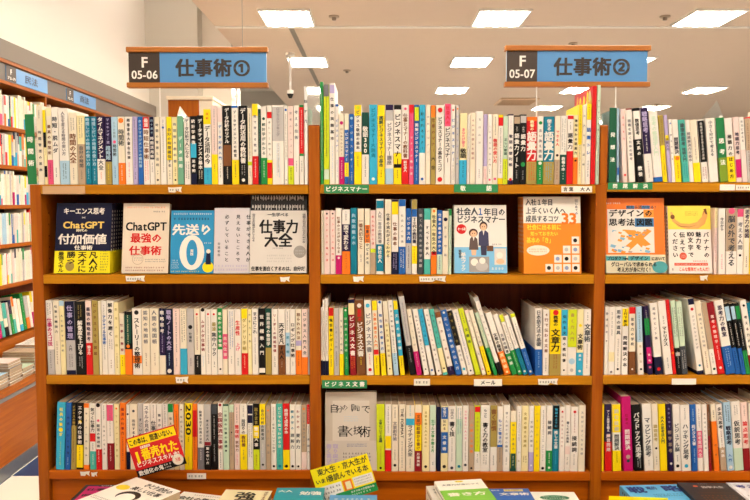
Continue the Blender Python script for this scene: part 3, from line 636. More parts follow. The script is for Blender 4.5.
533-590 60 0 .13 w t:85:140:K:.4:もっと T:170:360:k:.6:書く力の教室 m:375:440:K:2
593-638 60 0 .13 w B:.0:.63:Y T:85:225:B:.72:書く習慣 m:380:450:K:1
#4 middle 490 394 6.25 479
41-77 66 0 .13 w O:312:d T:145:305:b:.6:もっと書き方 B:310:325:b m:330:430:K:1
80-122 56 0 .13 w t:95:360:K:.35:書くための文章の構造 m:390:440:K:1
125-161 95 0 .12 c B:.18:.95:y t:170:350:K:.4:新しい文章力 O:365:D m:380:450:i:1
164-193 64 0 .13 w m:100:300:E:1 t:330:440:Y:.4:言葉
195-238 62 0 .13 i t:100:330:Y:.4:文章の書き方講座 m:380:430:B:2
241-271 62 0 .13 w t:150:330:K:.5:文章力の教室 O:357:v C:440:w:.4
273-308 60 0 .13 y t:90:400:Y:.4:心をつかむ文章 B:.0:.99:y
311-348 62 0 .13 w m:90:300:E:1 m:310:420:E:1 C:460:k:.5
350-386 60 0 .13 w O:346:G T:150:250:K:.6:接続詞 m:360:430:w:1 C:455:w:.4
389-428 60 0 .13 T B:.0:.36:k t:75:200:s:.4:物語のように T:220:335:w:.62:推しの文章 m:350:440:s:1
431-463 68 0 .13 w C:100:r:.4 t:120:330:R:.35:日本語文の書き方
466-498 58 0 .13 w T:160:300:K:.5:書くための勇気 B:320:370:p m:390:440:K:1
501-546 68 0 .13 w C:100:r:.4 B:.44:.72:w T:250:360:k:.62:接続詞 m:110:240:R:1 m:370:440:E:1
549-591 58 0 .13 c t:90:380:E:.35:文章がうまくなる習慣
#4 far 598 390 5.88 475
14-35 75 -4 .13 y m:100:420:o:1
40-82 75 -12 .13 V O:300:r T:110:240:w:.4:アート思考を鍛え t:250:360:p:.55:練習問題
88-141 75 -12 .13 w B:.0:.42:y t:100:240:e:.5:読む技術 T:255:350:K:.6:問題解決 O:352:y m:360:430:k:1
148-210 28 -30 .15 m t:130:200:R:.3:仕事の T:225:350:w:.5:問題解決 C:390:d:.45 C:415:D:.35
215-271 78 -32 .14 k T:125:400:w:.62:パラドックス思考 m:400:460:e:2
276-328 73 -28 .14 w T:155:390:K:.62:マッピング思考 m:410:450:E:1
331-366 73 -26 .13 c T:195:300:Y:.6:論理思考 C:340:k:.4 m:390:440:K:1
369-411 73 -24 .13 y t:145:310:D:.55:大人の思考法入門 B:.0:.99:y
414-446 73 -30 .13 V t:90:220:v:.4:世界で戦う T:225:370:d:.7:哲学思考 C:430:w:.5
450-489 75 -22 .13 w T:190:360:K:.65:ビジュアル脳 m:380:430:K:1 C:445:k:.5
#4 far 665 394 6.18 472
103-163 55 -24 .14 w T:175:400:K:.62:ハッキング思考 C:440:s:.4 m:75:150:E:1
166-203 52 -28 .13 b t:180:310:w:.6:超ビジネス書 m:80:160:a:1 m:330:430:a:1
206-238 52 -28 .13 w B:.4:.8:P m:80:200:E:1 T:225:385:p:.65:思考質問大全
241-272 52 -28 .13 w t:100:340:K:.4:また考えたくなる本
275-297 55 -26 .13 B O:250:R m:100:220:e:1 m:280:420:o:1
299-341 52 -42 .13 c O:160:o t:280:400:B:.4:思考 m:90:150:K:1
345-383 52 -46 .13 w T:70:210:k:.62:多次元思考 m:220:330:B:1 O:325:d t:335:390:w:.5:実践
387-430 40 -42 .14 a m:60:170:n:2 T:190:310:n:.7:戦略思考 t:360:420:b:.4:入門 C:450:w:.5
434-489 36 -40 .16 w m:60:130:E:2 T:155:310:K:.6:仮説思考 O:330:g
491-530 40 -38 .15 p m:60:130:E:1 T:155:310:r:.7:論点思考 O:330:R
532-570 45 -30 .14 w T:155:310:K:.6:右脳思考
'''
# ------------------------------------------------------------------ the room
CEIL = EYE + 1.6
def plain(name, x0, x1, y0, y1, z0, z1, m):
    b = MB(); b.box(x0, x1, y0, y1, z0, z1, m); return struct(b.build(name))
M_CEIL = mat('ceiling_board', 'E2CDB8', 0.9, grain=0.02)
M_WALL = mat('cream_wall', 'F1EADF', 0.9)
M_PILLAR = mat('beige_pillar', 'D3CCBE', 0.8)
fm = bpy.data.materials.new('chequered_floor'); fm.use_nodes = True
nt = fm.node_tree; tc = nt.nodes.new('ShaderNodeTexCoord'); mp = nt.nodes.new('ShaderNodeMapping'); ck = nt.nodes.new('ShaderNodeTexChecker')
_c = at_z(12, 476, 0)
mp.inputs['Location'].default_value = (-_c.x + 5.0, -_c.y + 5.0, .1)
ck.inputs['Scale'].default_value = 2.0; ck.inputs['Color1'].default_value = lin('E6DFD0'); ck.inputs['Color2'].default_value = lin('16305E')
nt.links.new(tc.outputs['Object'], mp.inputs['Vector']); nt.links.new(mp.outputs[0], ck.inputs['Vector'])
nt.links.new(ck.outputs['Color'], nt.nodes['Principled BSDF'].inputs['Base Color']); nt.nodes['Principled BSDF'].inputs['Roughness'].default_value = .5
plain('floor', -4, 10, -5, 17, -0.06, 0.0, fm)
plain('ceiling', -1.45, 10, -5, 17, CEIL, CEIL + .8, M_CEIL)
plain('ceiling_coffer', -4.6, -1.45, -5, 17, EYE + 2.5, EYE + 2.6, M_WALL)
plain('wall_left', -2.62, -2.55, -5, 8.3, 0, EYE + 2.5, M_WALL)
# the wall above the shelving steps forward over a grey cornice
plain('wall_left_upper', -2.55, -2.30, -5, 7.5, EYE + .985, EYE + 1.17, M_WALL)
plain('trim_1', -2.55, -2.24, -5, 8.3, EYE + .872, EYE + .985, mat('grey_cornice', '8E857B', 0.7))
plain('wall_left_top', -2.55, -2.335, -5, 7.5, EYE + 1.17, EYE + 2.5, M_WALL)
plain('pillar', -2.235, -1.80, 7.5, 8.3, 0, EYE + 2.5, M_PILLAR)
plain('pillar_upper', -2.36, -2.235, 7.5, 8.3, EYE + .985, EYE + 2.5, M_PILLAR)
plain('pillar_glossy', -1.80, -1.50, 7.7, 8.2, 0, EYE + 2.5, mat('glossy_cream_panel', 'F3E9D8', 0.15))
plain('wall_back', -4.6, 10, 16.5, 16.6, 0, EYE + 2.5, M_PILLAR)
plain('trim_3', -1.45, 10, at_z(375, 26.5, CEIL).y - .025, at_z(375, 26.5, CEIL).y + .025, CEIL - .012, CEIL, mat('white_ceiling_strip', 'FBF6EC', 0.5))
plain('trim_4', -.79, -.745, 6.7, 14, CEIL - .006, CEIL, mat('grey_track', '8F8579', 0.6))

# strip lamps hidden in the raised coffer over the side aisle
M_COVE = mat('cove_lamp_glow', 'FFFAF6', .5, emit=5.5)
for k, yy in enumerate((2.2, 3.6, 5.0, 6.4)):
    b = MB(); b.box(-1.62, -1.56, yy - .55, yy + .55, EYE + 2.16, EYE + 2.24, M_COVE); b.box(-1.56, -1.45, yy - .56, yy + .56, EYE + 2.14, EYE + 2.26, M_WALL)
    tag(b.build('cove_lamp'), '%s of the long lamps hidden in the raised ceiling over the side aisle' % ('first', 'second', 'third', 'last')[k], 'cove lamp', 'cove lamps over the side aisle')
# ceiling lamps in their grid: housing and three glowing tubes behind a diffuser
GLOW = mat('lamp_glow', 'FFF3E2', .5, emit=LAMP)
HOUS = mat('lamp_housing', 'F4F0EA', .5)
lamp_me = {}
n_l = 0
COLS = ('aisle', 'second', 'third', 'fourth')
for ci, X in enumerate((-.755, 1.08, 2.87, 4.64)):
    for ri, Y in enumerate((-1.45, .5, 2.45, 4.4, 6.38, 8.33, 10.38, 12.3, 14.3)):
        if ci == 3 and Y < -9: continue
        f = MB(); f.box(-.22, .22, -.27, -.255, -.02, 0, HOUS); f.box(-.22, .22, .255, .27, -.02, 0, HOUS)
        f.box(-.22, -.205, -.255, .255, -.02, 0, HOUS); f.box(.205, .22, -.255, .255, -.02, 0, HOUS); f.box(-.205, .205, -.255, .255, -.004, 0, HOUS)
        if 'f' in lamp_me:
            root = bpy.data.objects.new('ceiling_lamp', lamp_me['f']); COL.objects.link(root)
        else:
            root = f.build('ceiling_lamp'); lamp_me['f'] = root.data
        root.matrix_local = T_(X, Y, CEIL)
        for k in (-1, 0, 1):
            if 't' in lamp_me:
                t = bpy.data.objects.new('diffuser', lamp_me['t']); COL.objects.link(t); t.parent = root
            else:
                d = MB(); prof = [(-.062, 0), (-.055, -.012), (0, -.022), (.055, -.012), (.062, 0)]
                b = len(d.v)
                for yy in (-.25, .25): d.v += [(x, yy, z - .004) for x, z in prof]
                for i in range(5):
                    j = (i + 1) % 5; d.f.append([i, j, 5 + j, 5 + i]); d.m.append(d.mi(GLOW))
                d.f.append([0, 1, 2, 3, 4]); d.m.append(0); d.f.append([9, 8, 7, 6, 5]); d.m.append(0)
                t = d.build('diffuser', root); lamp_me['t'] = t.data
            t.location = (.134 * k, 0, 0)
        inview = Y > 5
        where = ('first', 'next', 'third', 'fourth', 'last')[min(4, ri - 4)] if inview else 'overhead'
        lab = ('three-tube ceiling lamp, %s in the %s row of lamps beyond the bookcase' % (where, COLS[ci])) if inview else \
              ('three-tube ceiling lamp %s in the %s row of lamps' % (('one lamp back from overhead', 'just overhead', 'over the bookcase', 'past the bookcase')[min(3, ri)], COLS[ci]))
        tag(root, lab, 'ceiling lamp', 'ceiling lamps')
# small fittings
def fitting(x, y, kind):
    p = at_z(x, y, CEIL); b = MB()
    b.cyl((p.x, p.y, CEIL), (p.x, p.y, CEIL - .012), .045, mat('fitting_beige', 'B9A48C', .6), 14)
    b.cyl((p.x, p.y, CEIL - .012), (p.x, p.y, CEIL - .035), .018, mat('fitting_grey', '8A7A68', .5), 10)
    o = b.build('ceiling_sprinkler'); return o
for x, y, l in ((334, 16, 'between the first two lamps of the strip'), (347, 70, 'above the tallest white book'), (665, 16, 'beside the lamp over the far bay'), (573, 43, 'over the second hanging sign'), (657, 104, 'low over the books of the far bay')):
    tag(fitting(x, y, 0), 'small round sprinkler on the ceiling ' + l, 'sprinkler', 'ceiling sprinklers')
p = at_z(516, 101, CEIL); b = MB(); b.bbox(p.x - .3, p.x + .3, p.y - .35, p.y + .35, CEIL - .03, CEIL, mat('vent_tan', 'DDC0A0', .6), .012)
v = b.build('ceiling_vent'); c = MB()
for k in range(7): c.box(p.x - .26, p.x + .26, p.y - .3 + k * .085, p.y - .27 + k * .085, CEIL - .036, CEIL - .03, mat('vent_slot', 'B89A7C', .7))
c.build('grille', v); tag(v, 'tan rectangular air vent on the ceiling before the second sign', 'air vent')
b = MB(); p = at_z(290, 53, CEIL); zb = at(290, 94, p.y).z
b.cyl((p.x, p.y, CEIL), (p.x, p.y, CEIL - .03), .05, HOUS, 14); b.cyl((p.x, p.y, CEIL - .03), (p.x, p.y, zb + .03), .012, HOUS, 8)
v = b.build('ceiling_camera'); c = MB(); c.cyl((p.x, p.y, zb + .04), (p.x, p.y, zb), .034, HOUS, 12); c.cyl((p.x, p.y, zb), (p.x, p.y, zb - .045), .036, mat('dark_dome', '14110F', .15), 12, r1=.016); c.build('dome', v)
tag(v, 'dark dome camera hanging on a thin white rod from the ceiling', 'camera')
# end of a bookcase standing past the aisle
b = MB(); x0 = at(168, 100, 6.0); x1 = at(199, 100, 6.0)
b.box(x0.x, x1.x, 6.0, 6.02, 0, x0.z, WZ); b.box(x1.x, x1.x + .11, 6.0, 6.9, 0, x0.z, mat('bookcase_side_cream', 'E8DCC6', .7)); b.box(x0.x, x1.x, 6.02, 6.9, 0, x0.z - .02, WZ)
v = b.build('aisle_end_bookcase'); c = MB(); c.bbox(x0.x - .01, x1.x + .12, 5.98, 6.92, x0.z, x0.z + .03, mat('bookcase_top_cream', 'E6D8BF', .7), .004); c.build('top', v)
tag(v, 'wooden end of a tall bookcase with a cream top behind the first hanging sign', 'bookcase')
# ------------------------------------------------------------------ the bookcase
FY, BY = 2.0, 2.26
SPX = FY + .006
def zat(y, x=375): return at(x, y, FY).z
Z = {('aisle', 1): zat(184.6), ('middle', 1): zat(184.4), ('far', 1): zat(182.4)}
for bay in ('aisle', 'middle', 'far'):
    Z[(bay, 2)] = zat(274.6); Z[(bay, 3)] = zat({'aisle': 375.3, 'middle': 376.0, 'far': 375.3}[bay]); Z[(bay, 4)] = zat({'aisle': 470.6, 'middle': 472.2, 'far': 472.0}[bay])
case = empty('bookcase', T_(0, 2.13, 0))
tag(case, 'long orange-brown wooden bookcase with three bays of business books', 'bookcase')
def cpart(b, name): return b.build(name, case, T_(0, -2.13, 0))
PX = {'left': (at(29.6, 190, FY).x, at(40.4, 190, FY).x), 'd1': (at(308.6, 187, FY).x, at(319.8, 187, FY).x), 'd2': (at(596.0, 187, FY).x, at(607.0, 187, FY).x)}
PX['right'] = (PX['d2'][0] + .79, PX['d2'][1] + .79)
topz = {'left': Z[('aisle', 1)], 'd1': zat(125), 'd2': zat(125), 'right': zat(125)}
for k, (x0, x1) in PX.items():
    b = MB()
    if k == 'd2':      # this divider is narrower above the top shelf
        b.bbox(x0, x1, FY, BY, .0, Z[('middle', 1)] - .0003, WZ, .0015); b.bbox(at(600.6, 150, FY).x, x1, FY, BY, Z[('middle', 1)] - .0003, topz[k], WZ, .0015)
    else: b.bbox(x0, x1, FY, BY, .0, topz[k], WZ, .0015)
    for zz in [0.80 + .032 * i for i in range(22)]:      # peg holes along the inner faces
        for yy in (FY + .045, BY - .05):
            for xs, sx in ((x1, 1), (x0, -1)):
                if (k == 'left' and sx < 0): continue
                n = 8; ring = [(xs + sx * .0002, yy + .0028 * math.cos(2 * math.pi * i / n) * sx, zz + .0028 * math.sin(2 * math.pi * i / n)) for i in range(n)]
                b.poly(ring, mat('peg_hole', '2A1208', .9))
    cpart(b, 'upright_panel')
BAYX = {'aisle': (PX['left'][1], PX['d1'][0]), 'middle': (PX['d1'][1], PX['d2'][0]), 'far': (PX['d2'][1], PX['right'][0])}
TH_B = .0255
for bay, (x0, x1) in BAYX.items():
    for r in (1, 2, 3, 4):
        b = MB(); z = Z[(bay, r)]; b.bbox(x0 + .0004, x1 - .0004, FY + .0005, BY - .012, z - TH_B, z - .0003, WX if r < 4 else WP, .0012); cpart(b, 'shelf')
    b = MB(); b.box(x0, x1, BY - .012, BY, .05, 1.60, WD); cpart(b, 'back_panel')
    b = MB(); b.box(x0, x1, FY + .02, FY + .04, .0, Z[(bay, 4)] - TH_B - .0005, WP); cpart(b, 'base_panel')

# price rails, green category strips and torn tags stuck on the shelf edges
M_GRN = mat('label_green', '2F8A55', .35); M_TAG = mat('tag_paper', 'EFE9DD', .6); M_INK = mat('tag_ink', '2A2A2A', .6)
def strip(x0, x1, y0, y1, m, text=None, ink=None, label='', name='shelf_label', sz=.7, fine=False, cat='label', torn=False):
    a, c = at(x0, y0, FY - .0012), at(x1, y1, FY - .0012); b = MB(); rnd = random.Random(int(x0 * 7))
    if torn:
        pts = [(a.x, a.z), (a.x + (c.x - a.x) * .3, a.z - .001), (c.x, a.z + .001), (c.x - .003, (a.z + c.z) / 2), (c.x - .001, c.z), (a.x + (c.x - a.x) * .62, c.z + .006), (a.x + (c.x - a.x) * .5, c.z), (a.x + .002, c.z + .001)]
        pts = pts[::-1]
        b.poly([(x, FY - .0012, z) for x, z in pts], m); b.poly([(x, FY - .0004, z) for x, z in pts[::-1]], m)
    else: b.box(a.x, c.x, FY - .0012, FY - .0002, c.z, a.z, m)
    h = a.z - c.z; zc = (a.z + c.z) / 2
    if text:
        n = len(text); W = c.x - a.x
        for i, ch in enumerate(text):
            if ch != ' ': b.char(ch, a.x + W * (i + .7) / (n + .4), zc, h * sz, FY - .0016, ink, .03)
    elif fine: b.fineh(a.x + .004, c.x - .004, zc, h * .4, FY - .0016, M_INK, rnd)
    return tag(b.build(name), label, cat, 'labels along the shelf edges')
WHT = mat('label_white', 'F6F4EC', .5)
strip(324, 369, 184.8, 193.4, M_GRN, 'ビジネスマナー', WHT, 'green shelf strip lettered ビジネスマナー under the tall manners books', sz=.66)
strip(454, 498, 184.2, 192.6, M_GRN, '敬 語', WHT, 'green shelf strip lettered 敬語 on the top shelf edge', sz=.66)
strip(608, 652.5, 182.6, 189.6, M_GRN, '問題解決', WHT, 'green shelf strip lettered 問題解決 on the top shelf of the far bay', sz=.7)
strip(322, 367, 380.2, 388.2, M_GRN, 'ビジネス文書', WHT, 'green shelf strip lettered ビジネス文書 on the third shelf edge', sz=.66)
strip(561.5, 592, 186.2, 192.4, M_TAG, '言葉 大人', M_INK, 'white printed tag on the top shelf edge under the red vocabulary books')
strip(474, 502, 379.2, 386, M_TAG, ' メール ', M_INK, 'white tag lettered メール under the slanting books')
strip(414, 430, 379, 385.6, M_TAG, None, None, 'white tag under the slanting turquoise and magenta books', fine=True)
strip(538, 558, 379, 385, M_TAG, None, None, 'torn white tag under the gold book about writing', fine=True, torn=True)
strip(168, 182, 187.2, 192.6, M_TAG, None, None, 'torn white tag under the yellow-topped time books of the top shelf', fine=True, torn=True)
strip(125.5, 145, 276, 281.6, M_TAG, None, None, 'torn white tag under the beige guide with red lettering', fine=True, torn=True)
strip(280, 290, 277, 282, M_TAG, None, None, 'torn white scrap under the white book in the corner of the second shelf', torn=True)
strip(353, 364, 276.4, 282, M_TAG, None, None, 'torn white scrap under the teal spine of the second shelf', torn=True)
strip(419, 446, 276.4, 282, M_TAG, None, None, 'wide torn tag under the small blue book of the second shelf', fine=True, torn=True)
strip(700, 708, 275.6, 280.6, M_TAG, None, None, 'torn white scrap under the banana book', torn=True)
strip(175.5, 188.5, 377, 383.2, M_TAG, None, None, 'torn white tag under the grey book of the third shelf', fine=True, torn=True)
strip(672, 696, 378.6, 384.6, M_TAG, None, None, 'blank white tag under the white slanting books of the far bay')
strip(80, 90, 471.6, 476, M_TAG, None, None, 'torn tape scrap under the black and yellow book of the lowest shelf', torn=True)
strip(91, 97.5, 472.4, 476.6, M_TAG, None, None, 'small torn tape scrap under the cream book with an orange edge', torn=True)
strip(187, 206, 473.4, 479, M_TAG, None, None, 'white tag with faded red print under the lowest shelf', fine=True)
M_TAPE = mat('dusty_tape', 'CDB79A', .35)
strip(42.5, 85, 186, 194, mat('film_sheen', 'C9A278', .3), None, None, 'strip of clear film, sheen painted in, along the top shelf edge beside the end panel', name='shelf_film', cat='film')  # opaque tan colour stands in for the reflection on clear plastic
strip(736, 752, 185, 190.2, M_TAG, None, None, 'white printed tag beside the clear holder of the far bay', fine=True)
strip(720, 735, 184.4, 190.4, mat('holder_white', 'F2EEE6', .25), None, None, 'clear plastic tag holder on the top shelf edge of the far bay', name='tag_holder', cat='tag holder')

# index plates standing between the books: a green tab in front, clear plastic running back
def index_plate(x0, x1, y0, y1, text, label, lean=0, back=.16, extra=.045, green=None, half=1.0, mclear=None):
    a, c = at(x0, y0, SPX), at(x1, y1, SPX); a.x = at(x0, y1, SPX).x; W = c.x - a.x; H = a.z - c.z
    r = MB(); r.bbox(0, W, 0, .002, 0, H, green or mat('plate_green', '1F7A44', .3), .0006)
    if half < 1: r.rect(0.001, W - .001, 0.001, H * (1 - half), -.0003, mat('plate_lime', '7E9A2A', .3))
    if text: r.vtext(text, W * .5, H * .72, H * .22, W * .6, -.0006, WHT, .03)
    o = r.build('index_plate', None, T_(a.x, SPX - .003, c.z + .0004) @ RY(lean))
    b = MB()
    side = W - .0012 if a.x > 0 else 0
    b.prism([(side, .0022), (side + .001, .0022), (side + .001, back), (side, back)], 0.0, H, mclear or CLEAR)
    pts = [(.0022, H), (.03, H + extra), (back * .5, H + extra * .6), (back, H)]
    for s_ in (0, .001):
        b.poly([(side + s_, y, z) for y, z in pts], mclear or CLEAR)
    b.build('clear_flag', o)
    tag(o, label, 'index plate', 'index plates between the books')
index_plate(28.5, 37.4, 114.5, 184.6, '時間術', 'green index plate lettered 時間術 at the end panel of the bookcase', lean=math.radians(-1.2), extra=.0, back=.1)
index_plate(178.4, 184.3, 116, 184.6, 'データ活用', 'pale green index plate between time books and data books', green=mat('plate_pale_green', '6FA98A', .3), mclear=CLEAR_GREEN, extra=.03)
index_plate(608.2, 615.3, 108, 182.4, '発想法', 'dark green index plate leaning on the divider in the far bay', lean=math.radians(-.3), green=mat('plate_dark_green', '1E5E42', .3), extra=.0)
index_plate(719.6, 727.8, 118, 182.4, '思考法', 'green index plate lettered 思考法 under a clear triangular flag', lean=math.radians(-5.8), half=.62, extra=.05)
a = at(304.2, 87, SPX); c = at(307.9, 184.6, SPX); r = MB(); r.box(0, c.x - a.x, 0, .002, 0, a.z - c.z, mat('plate_white', 'ECE9E2', .3)); r.vtext('話す力', (c.x - a.x) / 2, (a.z - c.z) * .9, (a.z - c.z) * .6, .008, -.0005, M_INK)
o = r.build('index_plate', None, T_(a.x, SPX - .003, c.z + .0004)); b = MB(); b.box(c.x - a.x, .043, .0, .0015, topz['d1'] - c.z + .001, a.z - c.z - .001, CLEAR); b.build('clear_flag', o)
tag(o, 'tall white and clear index plate rising over the first divider', 'index plate', 'index plates between the books')

# hanging-style category signs on thin posts
def cat_sign(xs, ys, num, text, bx, label, posts, yb):
    SY = 2.2
    a, c = at(xs[0], ys[0], SY), at(xs[1], ys[1], SY); cx = (a.x + c.x) / 2
    z = lambda y: at(cx / SY * F + CX, y, SY).z
    root = empty('category_sign', T_(cx, SY, z(yb)))
    I = T_(-cx, -SY, -z(yb))
    zt0, zt1, zb0, zb1 = a.z, z(ys[0] + 5.2), z(ys[1] - 5), c.z
    WS = mat('sign_wood', 'B06A1E', .45)
    b = MB(); b.bbox(a.x, c.x, SY - .012, SY + .012, zt1, zt0, WS, .0015); b.build('top_rail', root, I)
    b = MB(); b.bbox(a.x, c.x, SY - .012, SY + .012, zb1, zb0, WS, .0015); b.build('bottom_rail', root, I)
    p0, p1, p2 = at(xs[0] + 2, 60, SY).x, at(bx, 60, SY).x, at(xs[1] - 2, 60, SY).x
    b = MB(); H = zt1 - zb0
    b.box(p0, p2, SY - .004, SY + .004, zb0, zt1, mat('sign_blue', '5C9AD6', .3))
    b.rect(p0, p1, zb0, zt1, SY - .0046, mat('sign_brown', '453830', .35))
    W1 = p1 - p0
    b.char('F', p0 + W1 * .52, zb0 + H * .68, H * .48, SY - .0052, WHT, .03)
    b.htext(num, p0 + W1 * .08, p1 - W1 * .06, zb0 + H * .27, H * .38, SY - .0052, WHT, .02)
    ink = mat('sign_ink', '3A3230', .5); W2 = p2 - p1
    s = H * .72
    for i, ch in enumerate(text): b.char(ch, p1 + W2 * .235 + i * s * .88, zb0 + H * .48, s * .85, SY - .0052, ink, .035)
    b.build('sign_board', root, I)
    for px_ in posts:
        b = MB(); X = at(px_, 100, SY).x; b.cyl((X, SY, z(yb)), (X, SY, zb1), .0022, HOUS, 8); b.build('post', root, I)
    tag(root, label, 'sign', 'category signs over the bookcase')
cat_sign((127, 268.5), (47.5, 88), '05-06', '仕事術①', 160, 'blue and brown sign numbered 05-06 over the aisle-end bay', (160, 236.5), 184.2)
cat_sign((504.5, 649), (46, 87.2), '05-07', '仕事術②', 537, 'blue and brown sign numbered 05-07 over the divider of the far bay', (536.5, 615.6), 182.6)
b = MB(); p = at(242.5, 44, 2.2); b.cyl((p.x, 2.2, at(242, 47.4, 2.2).z), (p.x, 2.2, CEIL), .0008, METAL, 6)
tag(b.build('hanging_wire'), 'thin wire running from the ceiling to the 05-06 sign', 'wire')
# ------------------------------------------------------------------ books
COVER_NAME = lambda c: PAL[c][0]
def book_parts(W, H, D, cover, els, rnd, side=None):
    """local frame: spine faces -y, x across the thickness, z up.  Returns [(part name, MB)]"""
    cov, band, pages = MB(), None, MB()
    W = max(W, .004)
    cov.ushell(W, D, 0, H, .0006, 0, P(cover))
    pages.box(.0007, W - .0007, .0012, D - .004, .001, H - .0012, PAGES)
    oz = 0; cnt = 0
    for e in els:
        if e[0] == 'O':
            oz = H * (1 - e[1]); band = MB(); band.ushell(W, D - .001, .0002, oz, .0002, .00028, P(e[2]))
    def layer(zc): return (band, -.0005) if (band and zc < oz) else (cov, -.0002)
    for e in els:
        if e[0] == 'B':
            z1, z0 = H * (1 - e[1]), H * (1 - e[2])
            mb, y = layer((z0 + z1) / 2); cnt += 1; y -= cnt * 4e-5
            mb.rect(.0004, W - .0004, max(z0, .0003), z1 - (.0003 if e[1] == 0 else 0), y, P(e[3]))
            if mb is cov and (z1 - z0) > .3 * H:       # a block that wraps onto the boards
                for xs in (-.0002, W + .0002):
                    q = [(xs, .001, z0), (xs, D, z0), (xs, D, z1), (xs, .001, z1)]
                    mb.poly(q if xs > 0 else q[::-1], P(e[3]))
    for e in els:
        if e[0] == 'C':
            z = H * (1 - e[1]); mb, y = layer(z); r = W * e[3] / 2; mb.disc(W / 2, z, r, y - .00035, P(e[2]))
        elif e[0] in 'Tt':
            z1, z0 = H * (1 - e[1]), H * (1 - e[2]); mb, y = layer((z0 + z1) / 2)
            mb.vtext(e[5], W / 2, z1, z0, W * e[4], y - .0004, P(e[3]), .028 if W * e[4] > .007 else .012)
        elif e[0] == 'R':
            z1, z0 = H * (1 - e[1]), H * (1 - e[2]); mb, y = layer((z0 + z1) / 2)
            mb.rtext(e[5], W / 2, z1, z0, W * e[4], y - .0004, P(e[3]), .02)
        elif e[0] == 'm':
            z1, z0 = H * (1 - e[1]), H * (1 - e[2]); mb, y = layer((z0 + z1) / 2)
            n = e[4]; cw = min(W * (.3 if n == 1 else .62 / n), .0042)
            mb.fine(W / 2, z1, z0, cw, y - .0002, P(e[3]), rnd, n)
    if side:                                           # printed picture on the board facing the camera's side
        for k in range(90):
            yy = rnd.uniform(.015, D - .02); zz = rnd.uniform(.45 * H, H - .022); r = rnd.uniform(.008, .022); c = rnd.choice('oyryoi')
            cov.poly([(-.0003, yy + r * .6 * math.cos(t), zz + r * math.sin(t)) for t in [6.283 * i / 7 for i in range(7, 0, -1)]], P(c if side == 'o' else 'R'))
    out = [('book', cov), ('page_block', pages)]
    if band: out.append(('paper_band', band))
    return out

SPECS = []
cur = None
for line in BOOKS.strip().split('\n'):
    if line[0] == '#':
        row, bay, x0, y0, s, base = line[1:].split(); cur = (bay, int(row), float(x0), float(y0), float(s), float(base)); continue
    bay, row, x0, y0, s, base = cur
    tok = line.split(' '); xl, xr = [float(v) for v in tok[0].split('-')]; top, lean, depth, cover = float(tok[1]), float(tok[2]), float(tok[3]), tok[4]
    els, side = [], None; rest = tok[5:]
    j = 0; merged = []
    for t in rest:                                     # writing with a space in it stays together
        if ':' in t: merged.append(t)
        else: merged[-1] += ' ' + t
    fr = lambda v: v if v <= 1.5 else (v - top) / (base - top)
    for t in merged:
        q = t.split(':')
        if q[0] == 'O': els.append(('O', fr(float(q[1])), q[2]))
        elif q[0] == 'B': els.append(('B', fr(float(q[1])), fr(float(q[2])), q[3]))
        elif q[0] == 'C': els.append(('C', fr(float(q[1])), q[2], float(q[3])))
        elif q[0] in 'TtR': els.append((q[0], fr(float(q[1])), fr(float(q[2])), q[3], float(q[4]), q[5]))
        elif q[0] == 'm': els.append(('m', fr(float(q[1])), fr(float(q[2])), q[3], int(q[4])))
        elif q[0] == 'side': side = q[1]
    z0 = Z[(bay, row)]
    yb = y0 + base / s
    XL, XR = at(x0 + xl / s, yb, SPX).x, at(x0 + xr / s, yb, SPX).x
    XT = at(x0 + (xl + lean) / s, y0 + top / s, SPX).x - XL * 1.0
    ht = at(x0 + xl / s, y0 + top / s, SPX).z - at(x0 + xl / s, yb, SPX).z
    ht = ((base - top) / s + (1.3 if row > 1 else .2)) / F * SPX
    ang = math.atan2(lean / s / F * SPX, ht)
    SPECS.append(dict(bay=bay, row=row, px=x0 + (xl + xr) / 2 / s, xl=XL, xr=XR, h=ht, ang=ang, depth=depth, cover=cover, els=els, side=side, z=z0))
# keep neighbours from cutting into each other
for bay in ('aisle', 'middle', 'far'):
    for row in (1, 2, 3, 4):
        L = sorted([q for q in SPECS if q['bay'] == bay and q['row'] == row], key=lambda q: q['xl'])
        bx = BAYX[bay]
        for i, q in enumerate(L):
            q['nbr'] = (L[i - 1] if i else None, L[i + 1] if i + 1 < len(L) else None)
            q['xl'] = max(q['xl'], (bx[0] if row > 1 or bay != 'aisle' else -9) + .001)
            lim = bx[1] if not (row == 1 and bay == 'middle') else at(600.6, 150, FY).x
            q['xr'] = min(q['xr'], lim - .001 - max(0, math.tan(q['ang'])) * q['h'])
            if q['ang'] < 0 and i == 0 and (row > 1 or bay != 'aisle'): q['xl'] = max(q['xl'], bx[0] + .001 + math.tan(-q['ang']) * q['h'])
            q['xl'] = min(q['xl'], q['xr'] - .004)
        for _ in range(3):
            for a, b in zip(L, L[1:]):
                hh = min(a['h'], b['h'])
                worst = min((b['xl'] + math.tan(b['ang']) * k * hh) - (a['xr'] + math.tan(a['ang']) * k * hh) for k in (0, .5, 1))
                if worst < .0011:
                    d = (.0011 - worst) / 2; wa, wb = a['xr'] - a['xl'], b['xr'] - b['xl']
                    if abs(a['ang'] - b['ang']) > .012 and d > .0012:   # let the angles meet instead
                        m = (a['ang'] + b['ang']) / 2; a['ang'] = a['ang'] * .7 + m * .3; b['ang'] = b['ang'] * .7 + m * .3
                    ka = min(d, max(0, wa - .006)); kb = min(2 * d - ka, max(0, wb - .006))
                    a['xr'] -= ka; b['xl'] += kb
rng = random.Random(7)
for q in SPECS:
    q['T'] = (q['xr'] - q['xl']) * math.cos(q['ang']); q['H'] = q['h'] / math.cos(q['ang'])
    q['area'] = q['T'] * q['H']
N_FACE = 36
order = sorted(SPECS, key=lambda q: -q['area'])
solo = {id(q) for q in order[:300 - N_FACE]}
REST = MB()
